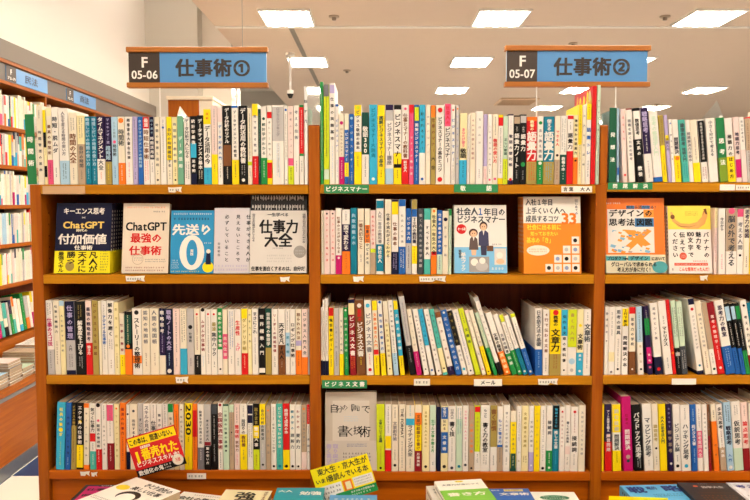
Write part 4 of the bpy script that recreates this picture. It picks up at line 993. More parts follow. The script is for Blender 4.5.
def mat_of(q):
    a = q['ang']; yj = rng.uniform(-.0012, .0015)
    if a <= 0:   # leaning towards the left: turns about its lower left corner
        return T_(q['xl'], SPX + yj, q['z'] + .0004) @ RY(a)
    return T_(q['xr'], SPX + yj, q['z'] + .0004) @ RY(a) @ T_(-q['T'], 0, 0)
BOOK_OBJ = []
for q in SPECS:
    M = mat_of(q); parts = book_parts(q['T'], q['H'], q['depth'], q['cover'], q['els'], rng, q['side'])
    if id(q) in solo:
        root = parts[0][1].build('book', None, M); q['obj'] = root
        for n, mb in parts[1:]: mb.build(n, root)
        BOOK_OBJ.append(q)
    else:
        for n, mb in parts: REST.merge(mb, M)

# ---- labels: look first, then title, then neighbours, then count
SURE = {'時間の大全': 'the whole of time', 'タイムマネジメント大全': 'time management', 'データ活用の今': 'using data', 'データ利活用の教科書': 'the data textbook', 'ビジネスマナー': 'business manners', '語彙力ノート': 'a vocabulary notebook', '語彙力': 'vocabulary', '敬語300': '300 polite phrases', '敬語': 'polite speech', '敬語の使い方': 'using polite speech', 'ビジネスマナー講座': 'a manners course', 'ビジネスマナーの基本とコツ': 'manners basics and tips', '図解ビジネスマナー': 'illustrated manners', '図解ビジネスマナーの基本': 'illustrated manners basics', '仕事とマナーの教科書': 'work and manners', '小さく分けて考える': 'thinking in small pieces', '地頭力のはじめ方': 'raw brainpower', '問題解決': 'problem solving', '思考力の地図': 'the map of thinking', '脳の外で考える': 'thinking outside the brain', '仕事のスゴ技': 'amazing work tricks', '解像度を上げる': 'raising resolution', 'ストーリーの整理術': 'organizing a story', '集中ハック': 'focus hacks', '生産性': 'productivity', 'ロギング仕事術': 'logging work', 'ビジネス文書': 'business documents', '文章力': 'writing power', '文章術': 'the art of writing', '時短・脱ムダ': 'saving time', '時短仕事術': 'working faster', '整理術': 'tidying', '2030': '2030', 'パラドックス思考': 'paradox thinking', 'マッピング思考': 'mapping thinking', 'ハッキング思考': 'hacking thinking', '多次元思考': 'dimensional thinking', '書く習慣': 'a writing habit', '書く力の教室': 'writing class', 'ライティング大全': 'all of writing', 'THE FORMAT': 'the format', '接続詞': 'conjunctions', '理解力': 'understanding', '要約力': 'summarizing', 'ビジネススキル図鑑': 'business skills', 'アジャイル仕事術': 'agile working', '自分の時間確保する': 'securing your own time', '怒られの作法': 'being scolded well', '哲学思考': 'philosophical thinking'}
ROWN = {1: 'top shelf', 2: 'second shelf', 3: 'third shelf', 4: 'lowest shelf'}
BAYN = {'aisle': 'aisle-end bay', 'middle': 'middle bay', 'far': 'far bay'}
GRP = {1: 'books standing along the top shelf', 2: 'books standing on the second shelf', 3: 'books standing on the third shelf', 4: 'books standing on the lowest shelf'}
def look(q, full=True):
    c = COVER_NAME(q['cover'])
    o = [e for e in q['els'] if e[0] == 'O']; bl = [e for e in q['els'] if e[0] == 'B' and e[2] - e[1] > .12]
    if bl and bl[0][2] - bl[0][1] > .8: c = COVER_NAME(bl[0][3]); bl = []
    s = c + ' book'
    if o and o[0][2] != q['cover']: s += ' with %s lower band' % COVER_NAME(o[0][2])
    elif bl and full: s += ' with %s %s' % (COVER_NAME(bl[0][3]), 'top' if bl[0][1] < .06 else ('foot' if bl[0][2] > .9 else 'block'))
    else:
        t = [e for e in q['els'] if e[0] in 'TtR']
        if full and t and PAL[t[0][3]][0] not in ('black', 'charcoal', 'grey', c) : s += ' with %s lettering' % PAL[t[0][3]][0]
    return s
def short(q): 
    c = COVER_NAME(q['cover']); o = [e for e in q['els'] if e[0] == 'O']
    return c + ('-and-%s' % COVER_NAME(o[0][2]).split()[-1] if o and o[0][2] != q['cover'] else '')
def title(q):
    t = [e for e in q['els'] if e[0] in 'TR' and e[5] in SURE]
    return SURE[t[0][5]] if t else None
NUM = 'first second third fourth fifth sixth seventh eighth ninth tenth'.split()
def cands(q):
    where = '%s of %s' % (ROWN[q['row']], BAYN[q['bay']]); a, b = q['nbr']
    yield look(q) + ', ' + where
    if title(q): yield '%s about %s, %s' % (look(q), title(q), where)
    if a and b: yield '%s between %s and %s ones, %s' % (look(q), short(a), short(b), where)
    if a and b: yield '%s between %s and %s ones, %s' % (short(q) + ' book', short(a), short(b), where)
    if b and b['nbr'][1]: yield '%s before %s then %s ones, %s' % (short(q) + ' book', short(b), short(b['nbr'][1]), where)
    if a and a['nbr'][0]: yield '%s after %s then %s ones, %s' % (short(q) + ' book', short(a['nbr'][0]), short(a), where)
    L = sorted([p for p in SPECS if p['bay'] == q['bay'] and p['row'] == q['row']], key=lambda p: p['xl']); i = L.index(q)
    half = i < len(L) / 2; n = i + 1 if half else len(L) - i
    nn = NUM[n - 1] if n <= 10 else '%dth' % n if n not in (21, 22, 23) else {21: '21st', 22: '22nd', 23: '23rd'}[n]
    yield '%s, %s from the %s end of %s' % (short(q) + ' book', nn, 'aisle' if half else 'other', where)
CL = {id(q): list(cands(q)) for q in SPECS}
allc = {}
for q in SPECS:
    for c in set(CL[id(q)]): allc[c] = allc.get(c, 0) + 1
used = set()
for q in BOOK_OBJ:
    pick = None
    for c in CL[id(q)]:
        nw = len(c.replace(',', ' ').split())
        if allc[c] == 1 and c not in used and nw <= 16: pick = c; break
    if pick is None: pick = CL[id(q)][-1]
    used.add(pick)
    tag(q['obj'], pick, 'book', GRP[q['row']] + ' in the ' + BAYN[q['bay']])

# ------------------------------------------------------------------ books showing their front covers
M_ILL = lambda h, r=.5: mat('ink_' + h, h, r)
def face_parts(W, H, T, cover, spine, els, rnd, edge_cols=None):
    """front cover faces -y; spine on side 'L' or 'R'"""
    cov, pages = MB(), MB()
    t = .0006; c = P(cover) if len(cover) == 1 else mat('cover_' + cover, cover, .42)
    cov.box(0, W, 0, t, 0, H, c); cov.box(0, W, T - t, T, 0, H, c)
    if spine == 'R': cov.box(W - t, W, t, T - t, 0, H, c)
    else: cov.box(0, t, t, T - t, 0, H, c)
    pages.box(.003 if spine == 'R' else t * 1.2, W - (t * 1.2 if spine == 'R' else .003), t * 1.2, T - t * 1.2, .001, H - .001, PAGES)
    band = None; bz = 0
    for e in els:
        if e[0] == 'O':
            bz = H * (1 - e[1]); band = MB(); m = P(e[2]) if len(e[2]) == 1 else mat('band_' + e[2], e[2], .42)
            band.box(-.0004, W + .0004, -.0003, -.0001, .0002, bz, m); band.box(-.0004, W + .0004, T + .0001, T + .0003, .0002, bz, m)
            xs = (W + .0002, W + .0004) if spine == 'R' else (-.0004, -.0002)
            band.box(xs[0], xs[1], -.0001, T + .0001, .0002, bz, m)
            xs = (W + .0002, W + .0004) if spine == 'L' else (-.0004, -.0002)
            band.box(xs[0], xs[1], -.0001, T + .0001, .0002, bz, m)
    C = lambda c: P(c) if len(c) == 1 else M_ILL(c)
    n = 0
    for e in els:
        if e[0] == 'O': continue
        n += 1
        if e[0] in 'BM' : v = (e[2] + e[4]) / 2
        elif e[0] == 'V': v = (e[2] + e[3]) / 2
        elif e[0] == 'G': v = sum(p[1] for p in e[2]) / len(e[2])
        else: v = e[2] if e[0] not in 'Hh' else e[3]
        mb, y = (band, -.0005) if band and H * (1 - v) < bz else (cov, -.0002)
        y -= n * .00001
        if e[0] == 'B': mb.rect(W * e[1], W * e[3], H * (1 - e[4]), H * (1 - e[2]), y, C(e[5]))
        elif e[0] == 'H': mb.htext(e[6], W * e[1], W * e[2], H * (1 - v), W * e[4], y - .0004, C(e[5]), .03)   # x0 x1 v size col text
        elif e[0] == 'h':
            for q_, ch in enumerate(e[6]): mb.char(ch, W * (e[1] + (e[2] - e[1]) * (q_ + .5) / len(e[6])), H * (1 - v - .012 * math.sin(q_ * 2.3)), W * e[4] * (1.25 if q_ % 3 == 0 else .95), y - .0004, C(e[5]), .006)
        elif e[0] == 'V': mb.vtext(e[6], W * e[1], H * (1 - e[2]), H * (1 - e[3]), W * e[4], y - .0004, C(e[5]), .025)
        elif e[0] == 'E': mb.disc(W * e[1], H * (1 - e[2]), W * e[3], y, C(e[5]), W * e[4], 20)
        elif e[0] == 'G': mb.poly([(W * u, y, H * (1 - v_)) for u, v_ in e[2]], C(e[1]))
        elif e[0] == 'M':
            rows = e[6]; hh = (e[4] - e[2]) * H / rows
            for k in range(rows): mb.fineh(W * e[1], W * e[3], H * (1 - e[2]) - hh * (k + .5), hh * .6, y - .0003, C(e[5]), rnd)
        if e[0] == 'G':
            pass
    # spine writing so that copies behind look like the same title
    sx = W + .0001 if spine == 'R' else -.0001
    for k in range(12):
        z1 = H * (.9 - .055 * k); q = [(sx, T * .35, z1 - H * .03), (sx, T * .65, z1 - H * .03), (sx, T * .65, z1), (sx, T * .35, z1)]
        cov.poly(q if spine == 'R' else q[::-1], P('w' if edge_cols is None else edge_cols))
    out = [('book', cov), ('page_block', pages)]
    if band: out.append(('paper_band', band))
    return out
FACE_COUNT = 0
def face_stack(xl, xr, yt, yb, T, cover, spine, els, labels, group, n=1, lean=9, y_off=0, z=None, yaw=0, shift=0, edge=None):
    """px corners of the foot; the copies stand one behind the other"""
    global FACE_COUNT
    a, b = at(xl, yb, SPX + y_off), at(xr, yb, SPX + y_off)
    L = math.radians(lean); bay = 'aisle' if xl < 310 else 'middle' if xl < 595 else 'far'
    zb = z if z is not None else Z[(bay, 2)]
    H = (at(xl, yt, SPX + y_off + .19 * math.sin(L)).z - zb) / math.cos(L); W = b.x - a.x
    parts = face_parts(W, H, T, cover, spine, els, random.Random(int(xl)), edge)
    meshes = []
    for k in range(n):
        M = T_(a.x + shift * k, SPX + y_off + (T + .0019) / math.cos(L) * k, zb + T * math.sin(L) + .0006) @ RZ(yaw) @ RX(-L)
        if k == 0:
            root = parts[0][1].build('book', None, M); meshes = [root.data]
            for nm, mb in parts[1:]: ch = mb.build(nm, root); meshes.append(ch.data)
        else:
            root = bpy.data.objects.new('book', meshes[0]); COL.objects.link(root); root.matrix_local = M
            for i, (nm, mb) in enumerate(parts[1:]):
                ch = bpy.data.objects.new(nm, meshes[i + 1]); COL.objects.link(ch); ch.parent = root
        tag(root, labels[min(k, len(labels) - 1)], 'book', group); FACE_COUNT += 1
def behind(base, n):
    o = ['', 'second', 'third', 'fourth', 'fifth', 'sixth']
    return ['front copy of the ' + base] + ['%s copy behind the %s' % (o[k], base) for k in range(1, n)]
# 1 navy and yellow
face_stack(54, 109.5, 204, 274, .0165, 'n', 'R', [
  ('O', .685, 'F2E215'), ('H', .13, .88, .12, .125, 'w', 'キーエンス思考'), ('H', .46, .54, .21, .06, 'e', '×'), ('H', .13, .88, .315, .17, 'E8C867', 'ChatGPT'), ('H', .37, .58, .395, .055, 'c', '時代の'),
  ('H', .05, .93, .52, .2, 'w', '付加価値'), ('H', .35, .68, .64, .085, 'w', '仕事術'),
  ('V', .12, .695, .99, .13, 'k', '最強スキル'), ('V', .3, .695, .88, .16, 'k', '勝つ'), ('V', .5, .695, .99, .16, 'k', '天才に'), ('V', .7, .695, .99, .16, 'k', '凡人が'), ('E', .28, .9, .08, .09, 'Y'), ('M', .82, .67, .98, .97, 'K', 8)],
  behind('navy and yellow guide by the end panel', 5), 'navy and yellow guides', n=5, lean=9)
# 2 beige with red writing
face_stack(121.5, 168, 204.5, 274, .017, 'd', 'L', [
  ('B', 0, 0, 1, 1, 'E2D2BC'), ('H', .06, .95, .33, .25, 'k', 'ChatGPT'), ('H', .17, .85, .5, .22, 'r', '最強の'), ('H', .15, .85, .68, .21, 'r', '仕事術'), ('M', .08, .04, .9, .08, 'o', 1), ('M', .65, .1, .92, .14, 'K', 1),
  ('E', .34, .8, .12, .12, 'd'), ('E', .34, .8, .11, .11, 'E2D2BC'), ('M', .26, .77, .44, .83, 'E', 2), ('M', .5, .79, .95, .85, 'K', 2), ('M', .08, .9, .94, .98, 'R', 2), ('M', .2, .74, .42, .76, 'K', 1)],
  behind('beige guide with red lettering', 3), 'beige guides', n=3, lean=9, shift=-.006, edge='k')
# 3 sky blue zero
face_stack(170, 213, 211.5, 274, .016, '2590C4', 'L', [
  ('M', .06, .03, .95, .08, 'w', 1), ('M', .06, .1, .95, .17, 'n', 1), ('H', .03, .98, .31, .27, 'w', '先送り'), ('E', .5, .67, .29, .41, 'w'), ('E', .5, .67, .13, .3, '2590C4'), ('V', .5, .62, .72, .07, 'w', '実践'),
  ('E', .88, .9, .13, .13, 'y'), ('G', 'n', [(.82, .86), (.95, .86), (.93, .68), (.84, .68)]), ('E', .885, .65, .05, .05, 'c'), ('M', .03, .78, .2, .93, 'w', 5), ('M', .03, .95, .7, .99, 'y', 1), ('M', .78, .5, .97, .54, 'w', 1)],
  ['sky blue cover with a large white zero on the second shelf', 'second copy of the sky blue zero book, behind it'], 'sky blue books', n=2, lean=8, edge='w')
# 4 pale grey with vertical lines of writing
face_stack(213.6, 249, 209, 274, .016, 'D3CDD0', 'R', [
  ('V', .36, .09, .84, .11, 'K', '必ずしていること'), ('V', .68, .09, .84, .11, 'K', '見えないところで'), ('V', .97, .09, .84, .11, 'K', '仕事ができる人が'), ('V', .14, .52, .75, .07, 'E', '安達裕哉'), ('M', .02, .86, .95, .97, 'v', 2)],
  ['pale grey cover with columns of black writing beside the sky blue one', 'second copy behind the pale grey cover'], 'pale grey books', n=2, lean=8)
# 5 white on black
face_stack(249.6, 306.4, 196.4, 272.8, .02, '1B1A1B', 'R', [
  ('O', .2, 'DAD4CC'), ('M', .02, .01, .98, .07, 'w', 1), ('M', .02, .12, .98, .18, 'w', 1)] + [('B', .03 + .047 * k, .005, .045 + .047 * k, .07 if k % 3 else .05, 'e') for k in range(20)] + [('B', .03 + .047 * k, .125, .045 + .047 * k, .19 if k % 4 else .165, 'e') for k in range(20)] + [
  ('H', .3, .68, .255, .07, 'K', '一生学べる'), ('H', .16, .86, .41, .26, 'k', '仕事力'), ('H', .25, .75, .585, .26, 'k', '大全'), ('M', .4, .67, .6, .7, 'E', 1), ('E', .88, .73, .11, .11, '9C968F'), ('M', .8, .7, .96, .77, 'e', 2), ('V', .06, .24, .6, .055, 'E', '毎日のお仕事がたのしくなる'), ('V', .95, .24, .62, .055, 'E', '信頼される人になるための本'), ('M', .3, .76, .75, .87, 'e', 3), ('H', .03, .97, .945, .085, 'k', '仕事を面白くするのは、自分だ')],
  ['white and black cover of a work skills compendium in the corner of the bay', 'second copy behind the white and black cover', 'third copy behind the white and black cover', 'fourth copy behind the white and black cover'], 'white and black compendiums', n=4, lean=9)
# 6 manners for the first year
SK, HR = 'E9B994', '4A2E22'
face_stack(454.5, 507.3, 206.3, 274.2, .019, 'E9E5DD', 'L', [
  ('B', 0, .62, 1, 1, '7CC0E8'), ('H', .05, .46, .1, .155, 'K', '社会人'), ('H', .44, .57, .1, .17, 'b', '１'), ('H', .57, .98, .105, .155, 'K', '年目の'), ('H', .05, .98, .215, .15, 'K', 'ビジネスマナー'), ('E', .14, .355, .095, .095, 'r'), ('H', .07, .22, .355, .06, 'w', 'オール図'),
  ('G', '5C4A46', [(.28, .66), (.46, .66), (.44, .5), (.4, .47), (.33, .47), (.3, .5)]), ('G', SK, [(.32, .66), (.42, .66), (.41, .74), (.33, .74)]), ('E', .365, .41, .085, .08, HR), ('E', .37, .425, .062, .062, SK), ('E', .35, .42, .008, .012, 'k'), ('E', .39, .42, .008, .012, 'k'), ('G', 'E9E5DD', [(.35, .47), (.39, .47), (.37, .53)]),
  ('G', '3C3C5E', [(.46, .6), (.66, .6), (.65, .41), (.6, .375), (.52, .375), (.47, .41)]), ('G', '33334E', [(.5, .6), (.62, .6), (.61, .74), (.51, .74)]), ('E', .56, .31, .075, .085, HR), ('E', .56, .325, .058, .066, SK), ('E', .54, .32, .008, .012, 'k'), ('E', .58, .32, .008, .012, 'k'), ('G', 'w', [(.54, .375), (.58, .375), (.56, .45)]), ('B', .62, .6, .74, .68, '6E4426'),
  ('B', .76, .64, .98, .88, 'D9D4CB'), ('E', .86, .74, .06, .06, 'w'), ('E', .87, .83, .08, .05, SK), ('B', .28, .76, .66, .99, '9F9B98'), ('E', .38, .84, .07, .07, 'w'), ('E', .52, .9, .12, .09, 'e'), ('E', .53, .82, .06, .06, 'w'), ('V', .11, .66, .78, .06, 'K', '監修者'), ('V', .17, .7, .97, .1, 'w', '基本ブック'), ('M', .7, .9, .97, .97, 'w', 1), ('M', .72, .56, .93, .6, 'E', 1)],
  ['white and blue manners guide with two drawn office workers on its cover', 'second copy behind the manners guide with two drawn workers'], 'white and blue manners guides', n=2, lean=9, edge='K')
# 7 orange 33
G33 = [('B', .84 - .155 * c, .52 + .119 * r + (.0 if True else 0), .84 - .155 * c + .13, .52 + .119 * r + .1, 'E8DFD2') for r in range(4) for c in range(r + 1) if r < 4]
GI = [('E', .84 - .155 * c + .06, .57 + .119 * r, .035, .035, ('k', '8A98C0', 'e')[(r + c) % 3]) for r in range(4) for c in range(r + 1)]
face_stack(524, 581.4, 197.5, 274.3, .014, 'F08A1A', 'L', [
  ('B', 0, 0, 1, .345, 'EDE7DC'), ('H', .04, .52, .075, .12, 'K', '入社１年目'), ('H', .04, .74, .185, .12, 'K', '上手くいく人へ'), ('H', .04, .62, .29, .12, 'K', '成長するコツ'), ('H', .66, .93, .285, .27, 'o', '33'), ('V', .93, .03, .24, .055, 'E', 'はじめての'),
  ('H', .06, .66, .4, .1, 'F5E03C', '社会に出る前に'), ('H', .12, .6, .485, .08, 'F5E03C', '知っておきたい'), ('H', .05, .52, .57, .11, 'F5E03C', '基本の「き」'), ('E', .25, .7, .2, .09, 'F6E6D2'), ('M', .09, .67, .42, .73, 'o', 2)] + G33 + GI,
  behind('orange and white guide numbered 33', 5), 'orange guides numbered 33', n=5, lean=7, edge='w')
# 8 orange design book
import itertools
r8 = random.Random(4); art = []
for k in range(34):
    u, v = r8.uniform(.06, .76), r8.uniform(.42, .7); s_ = r8.uniform(.02, .06)
    art.append(('G', r8.choice(['5E9CC0', 'F0952E', '7FB5D0', 'F0952E', 'E8E0D4', 'B8A090']), [(u, v), (u + s_ * 1.6, v + s_ * .3), (u + s_ * 1.1, v + s_ * .9), (u - s_ * .3, v + s_ * .6)]))
face_stack(606.3, 666, 199.3, 274, .02, 'EE7A22', 'R', [
  ('O', .755, 'DCD3B4'), ('B', .04, .15, .82, .73, 'E4DED4'), ('M', .02, .05, .27, .09, 'w', 1), ('B', .36, .1, .5, .145, '3F7FB4'), ('B', .62, .1, .76, .145, '3F7FB4'), ('H', .36, .9, .123, .06, 'K', '見たら活かせる！'),
  ('H', .06, .66, .205, .13, 'k', 'デザイン'), ('B', .65, .155, .82, .26, 'F0952E'), ('H', .67, .8, .205, .13, 'k', 'の'), ('H', .06, .5, .325, .13, 'k', '思考法'), ('B', .5, .27, .82, .385, '3F7FB4'), ('H', .52, .8, .325, .13, 'k', '図鑑'),
  ('G', 'F0952E', [(.3, .42), (.5, .43), (.76, .62), (.6, .66)]), ('G', 'F0952E', [(.78, .44), (.7, .41), (.3, .66), (.4, .7)])] + art + [
  ('B', .0, .775, .34, .835, '4AA0A4'), ('B', .37, .775, .74, .835, '4AA0A4'), ('H', .02, .32, .805, .07, 'k', 'プロダクト'), ('H', .3, .38, .81, .08, 'k', '×'), ('H', .4, .71, .805, .08, 'k', 'デザイン'), ('H', .76, .99, .81, .07, 'k', 'において'), ('H', .08, .85, .885, .085, 'k', 'グローバルで求められる'), ('H', .18, .78, .955, .085, 'k', '考え方が身に付く！'), ('E', .9, .92, .13, .1, '4AA0A4')],
  ['orange design thinking book with a cream paper band beside the far divider', 'second copy behind the orange design thinking book'], 'orange design books', n=2, lean=8)
# 9 banana
ban = [(.06, .1), (.1, .09), (.16, .2), (.3, .26), (.5, .27), (.68, .24), (.8, .16), (.83, .08), (.9, .06), (.93, .15), (.86, .27), (.7, .34), (.45, .345), (.24, .31), (.1, .23)]
face_stack(669.5, 712.4, 206.8, 274.2, .015, 'EDE4DA', 'L', [
  ('B', 0, 0, 1, .35, 'F2DC4E')] + [('G', 'E7A95C', [ban[i], ban[i + 1], ban[13 - i], ban[14 - i]]) for i in range(1, 6)] + [('G', 'E7A95C', [ban[0], ban[1], ban[13], ban[14]]), ('G', 'C98C48', [ban[6], ban[7], ban[8]]), ('E', .11, .165, .05, .055, 'B'), ('G', 'B', [(.84, .05), (.9, .04), (.93, .13), (.88, .12)]), ('G', 'B07B3A', [(.14, .24), (.3, .3), (.5, .31), (.7, .28), (.5, .32), (.3, .315)]), ('M', .4, .08, .72, .15, 'B', 3)] + [
  ('V', .88, .38, .78, .12, 'k', 'バナナの'), ('V', .7, .38, .66, .12, 'k', '魅力を'), ('V', .51, .46, .78, .12, 'k', '文字で'), ('H', .43, .6, .42, .135, 'k', '100'), ('V', .32, .38, .7, .12, 'k', '伝えて'), ('V', .15, .38, .78, .12, 'k', 'ください'), ('E', .33, .745, .085, .085, 'E2583A'), ('M', .27, .72, .4, .77, 'w', 2),
  ('B', .12, .845, .9, .885, 'E2583A'), ('M', .14, .85, .88, .88, 'w', 1), ('M', .55, .8, .9, .84, 'r', 1), ('H', .22, .97, .94, .1, 'E2583A', 'こんな簡単だったんだ！'), ('M', .05, .91, .13, .97, 'K', 1)],
  ['yellow and white cover with a drawn banana', 'second copy behind the banana cover', 'third copy behind the banana cover'], 'banana books', n=3, lean=8, edge='K')
# 10 face-out writing guide on the lowest shelf
Z4 = Z[('middle', 4)]
def brush(u, v, s_, rnd):
    out = []
    for k in range(6):
        a = rnd.uniform(-.5, .5) if k % 2 else rnd.uniform(1.0, 1.7); l = s_ * rnd.uniform(.5, 1); du, dv = math.cos(a) * l / 2, math.sin(a) * l / 2 * .75; t = .007
        cu, cv = u + rnd.uniform(-.2, .2) * s_, v + rnd.uniform(-.25, .25) * s_
        out.append(('G', 'K', [(cu - du, cv + dv), (cu - du + t, cv + dv + t), (cu + du + t, cv - dv + t), (cu + du, cv - dv)]))
    return out
face_stack(325.3, 376.6, 393, 472, .024, 'C3B8AA', 'R', [
  ('O', .62, 'C9C0B6'), ('B', .14, .11, .86, .62, 'D2CABF'), ('h', .12, .84, .21, .15, 'k', '自分の「声」で'), ('h', .28, .84, .5, .19, 'k', '書く技術'),
  ('M', .36, .3, .64, .38, 'a', 3), ('V', .2, .66, .97, .11, 'v', '取り戻す本'), ('V', .07, .66, .97, .11, 'v', '書く喜びを'), ('M', .42, .65, .82, .7, 'b', 2), ('M', .34, .76, .9, .98, 'K', 5)],
  ['grey-beige cover of a writing guide facing out on the lowest shelf'], 'front-facing books of the lowest shelf', n=1, lean=4, z=Z4, edge='K')

# ------------------------------------------------------------------ the display table in front and what lies on it
TZ = .69
tb = empty('display_table', T_(.25, 1.7, 0))
b = MB(); b.bbox(-.92, 1.5, 1.42, 1.90, TZ - .03, TZ, WX, .003); b.build('table_top', tb, T_(-.25, -1.7, 0))
b = MB(); b.box(-.90, 1.48, 1.45, 1.47, .08, TZ - .03, WX); b.build('front_panel', tb, T_(-.25, -1.7, 0))
for xx in (-.90, 1.46):
    b = MB(); b.box(xx, xx + .02, 1.47, 1.89, 0, TZ - .03, WY); b.build('side_panel', tb, T_(-.25, -1.7, 0))
tag(tb, 'low wooden display table in front of the bookcase', 'table')
def flat_book(p0, p1, ztop, T, depth, cover, els, label, group, cap_spine='L', name='book', copies=0, tilt=0, skew=None):
    """lies face up; p0 / p1 are its far corners in the photograph"""
    a, c = at_z(p0[0], p0[1], ztop), at_z(p1[0], p1[1], ztop); W = (c - a).length; ang = math.atan2(c.y - a.y, c.x - a.x)
    for k in range(copies + 1):
        # local: x across, y height of the cover (far edge = top), z thickness
        parts = face_parts(W, depth, T, cover, cap_spine, els, random.Random(int(p0[0])), 'K')
        Rm = Matrix(((1, 0, 0, 0), (0, 0, 1, 0), (0, -1, 0, 0), (0, 0, 0, 1)))   # front (-y) turns up
        M = T_(a.x, a.y, ztop - k * (T + .001)) @ RZ(ang + (.05 * math.sin(k * 2.1 + p0[0]) if k else 0)) @ RY(tilt) @ T_(0, -depth, 0) @ Rm
        root = parts[0][1].build('book', None, M)
        for n, mb in parts[1:]: mb.build(n, root)
        tag(root, label if k == 0 else 'copy underneath the %s' % label, 'book', group)
GF = 'books lying on the display table'
flat_book((86, 484.8), (134, 484.8), .742, .02, .19, '17151A', [('B', .08, .05, .92, .9, 'm'), ('B', .3, .02, .95, .07, 'k'), ('H', .34, .9, .045, .05, 'w', 'ビジネスの基本'), ('H', .12, .88, .18, .14, 'k', '仕事革命'), ('H', .12, .88, .38, .14, 'k', '時間術')], 'magenta and black book lying flat below the red promotional card', GF, copies=1)
flat_book((136.5, 477.2), (181, 491), .768, .022, .19, 'w', [('H', .38, .95, .12, .15, 'k', 'ひとり会社の'), ('H', .3, .9, .28, .13, 'k', '楽しい仕事'), ('E', .16, .34, .12, .09, 'F0D528'), ('E', .5, .5, .2, .17, 'k'), ('E', .5, .55, .15, .14, 'w'), ('M', .05, .7, .9, .8, 'K', 2)], 'white book with black lettering and yellow face, lying askew under the red card', GF, copies=0)
flat_book((184, 491.5), (228, 496.5), .732, .02, .19, 'w', [('M', .3, .05, .95, .1, 'K', 1), ('H', .05, .9, .2, .16, 'k', '会社の数字'), ('B', .1, .5, .9, .8, 'i')], 'white book lying low beside the cream one', GF, copies=0)
flat_book((226, 489.4), (272.5, 490.8), .738, .022, .188, 'E9DDB4', [('V', .5, .06, .72, .4, 'k', '強運'), ('V', .9, .05, .4, .07, 'B', '成功する人の'), ('V', .1, .5, .9, .07, 'B', '考え方')], 'cream book with large black brush lettering on the display table', GF, copies=0)
flat_book((277.2, 487.8), (325, 487.8), .742, .024, .19, '1597A8', [('H', .05, .35, .13, .12, 'w', '大人'), ('H', .5, .95, .2, .2, 'w', '勉強'), ('M', .1, .5, .9, .7, 'w', 3)], 'teal book lying flat partly under the yellow promotional card', GF, copies=0)
flat_book((330, 495), (377, 495), .72, .018, .19, '5E9FD0', [('M', .1, .1, .9, .3, 'w', 2), ('H', .1, .9, .5, .2, 'n', '勉強法')], 'blue book lying lower behind the yellow promotional card', GF)
flat_book((426, 486), (468, 484), .748, .02, .188, 'w', [('M', .1, .1, .9, .3, 'K', 2)], 'white book sticking out underneath the white and green stack', GF, copies=1)
flat_book((434.2, 481.3), (481, 478.8), .770, .02, .188, 'F2EEE2', [('B', 0, .34, 1, 1, '78B83A'), ('E', .5, .06, .09, .045, 'F0D528'), ('E', .45, .055, .012, .012, 'k'), ('E', .55, .055, .012, .012, 'k'), ('H', .1, .9, .17, .09, 'E', '文章力が身につく'), ('H', .1, .9, .5, .18, 'w', '書き方')], 'white and green book with a yellow face on top of its stack', GF, copies=0)
flat_book((486, 488.8), (528, 488.4), .742, .022, .19, '1B5CB4', [('B', .4, .03, .85, .1, 'E8D070'), ('H', .42, .83, .065, .06, 'k', 'ＳＮＳ時代の'), ('H', .1, .3, .07, .07, 'w', '伝わる'), ('H', .25, .95, .2, .16, 'w', '文章術'), ('M', .1, .4, .9, .6, 'w', 3)], 'blue book with small yellow chips lying on the display table', GF, copies=1)
flat_book((528.5, 491.8), (574, 492), .736, .02, .19, 'EDEBE2', [('E', .5, .2, .32, .13, '1F6A4A'), ('M', .25, .15, .75, .25, 'w', 2), ('M', .1, .5, .9, .7, 'K', 3)], 'white book with a dark green oval on its cover', GF, copies=1)
flat_book((619.5, 485.5), (676.5, 484.2), .748, .024, .2, '58AEDC', [('H', .06, .36, .17, .28, '1A2E78', '戦'), ('H', .4, .58, .12, .14, '1A2E78', '略的'), ('H', .66, .97, .15, .28, '1A2E78', '略'), ('M', .4, .3, .9, .4, 'n', 2)], 'light blue book with heavy navy lettering on the display table', GF, copies=1)
flat_book((677, 482.6), (725, 482.8), .758, .03, .2, '231815', [('M', .4, .03, .6, .06, 'e', 1), ('E', .3, .12, .05, .035, 'E8622E'), ('H', .4, .85, .16, .12, 'e', '独学大全'), ('B', .2, .34, .95, .345, 'B'), ('M', .2, .4, .9, .6, 'B', 3)], 'thick dark brown book with a small orange dot on its cover', GF, copies=0)
flat_book((725.8, 482.6), (775, 482.8), .756, .024, .2, 'CFCBD0', [('H', .1, .9, .14, .18, '3C3C88', '考える力'), ('M', .1, .4, .9, .6, 'K', 3), ('B', .02, .02, .05, .98, 'e')], 'pale grey book with violet lettering beside the dark brown one', GF, copies=0)

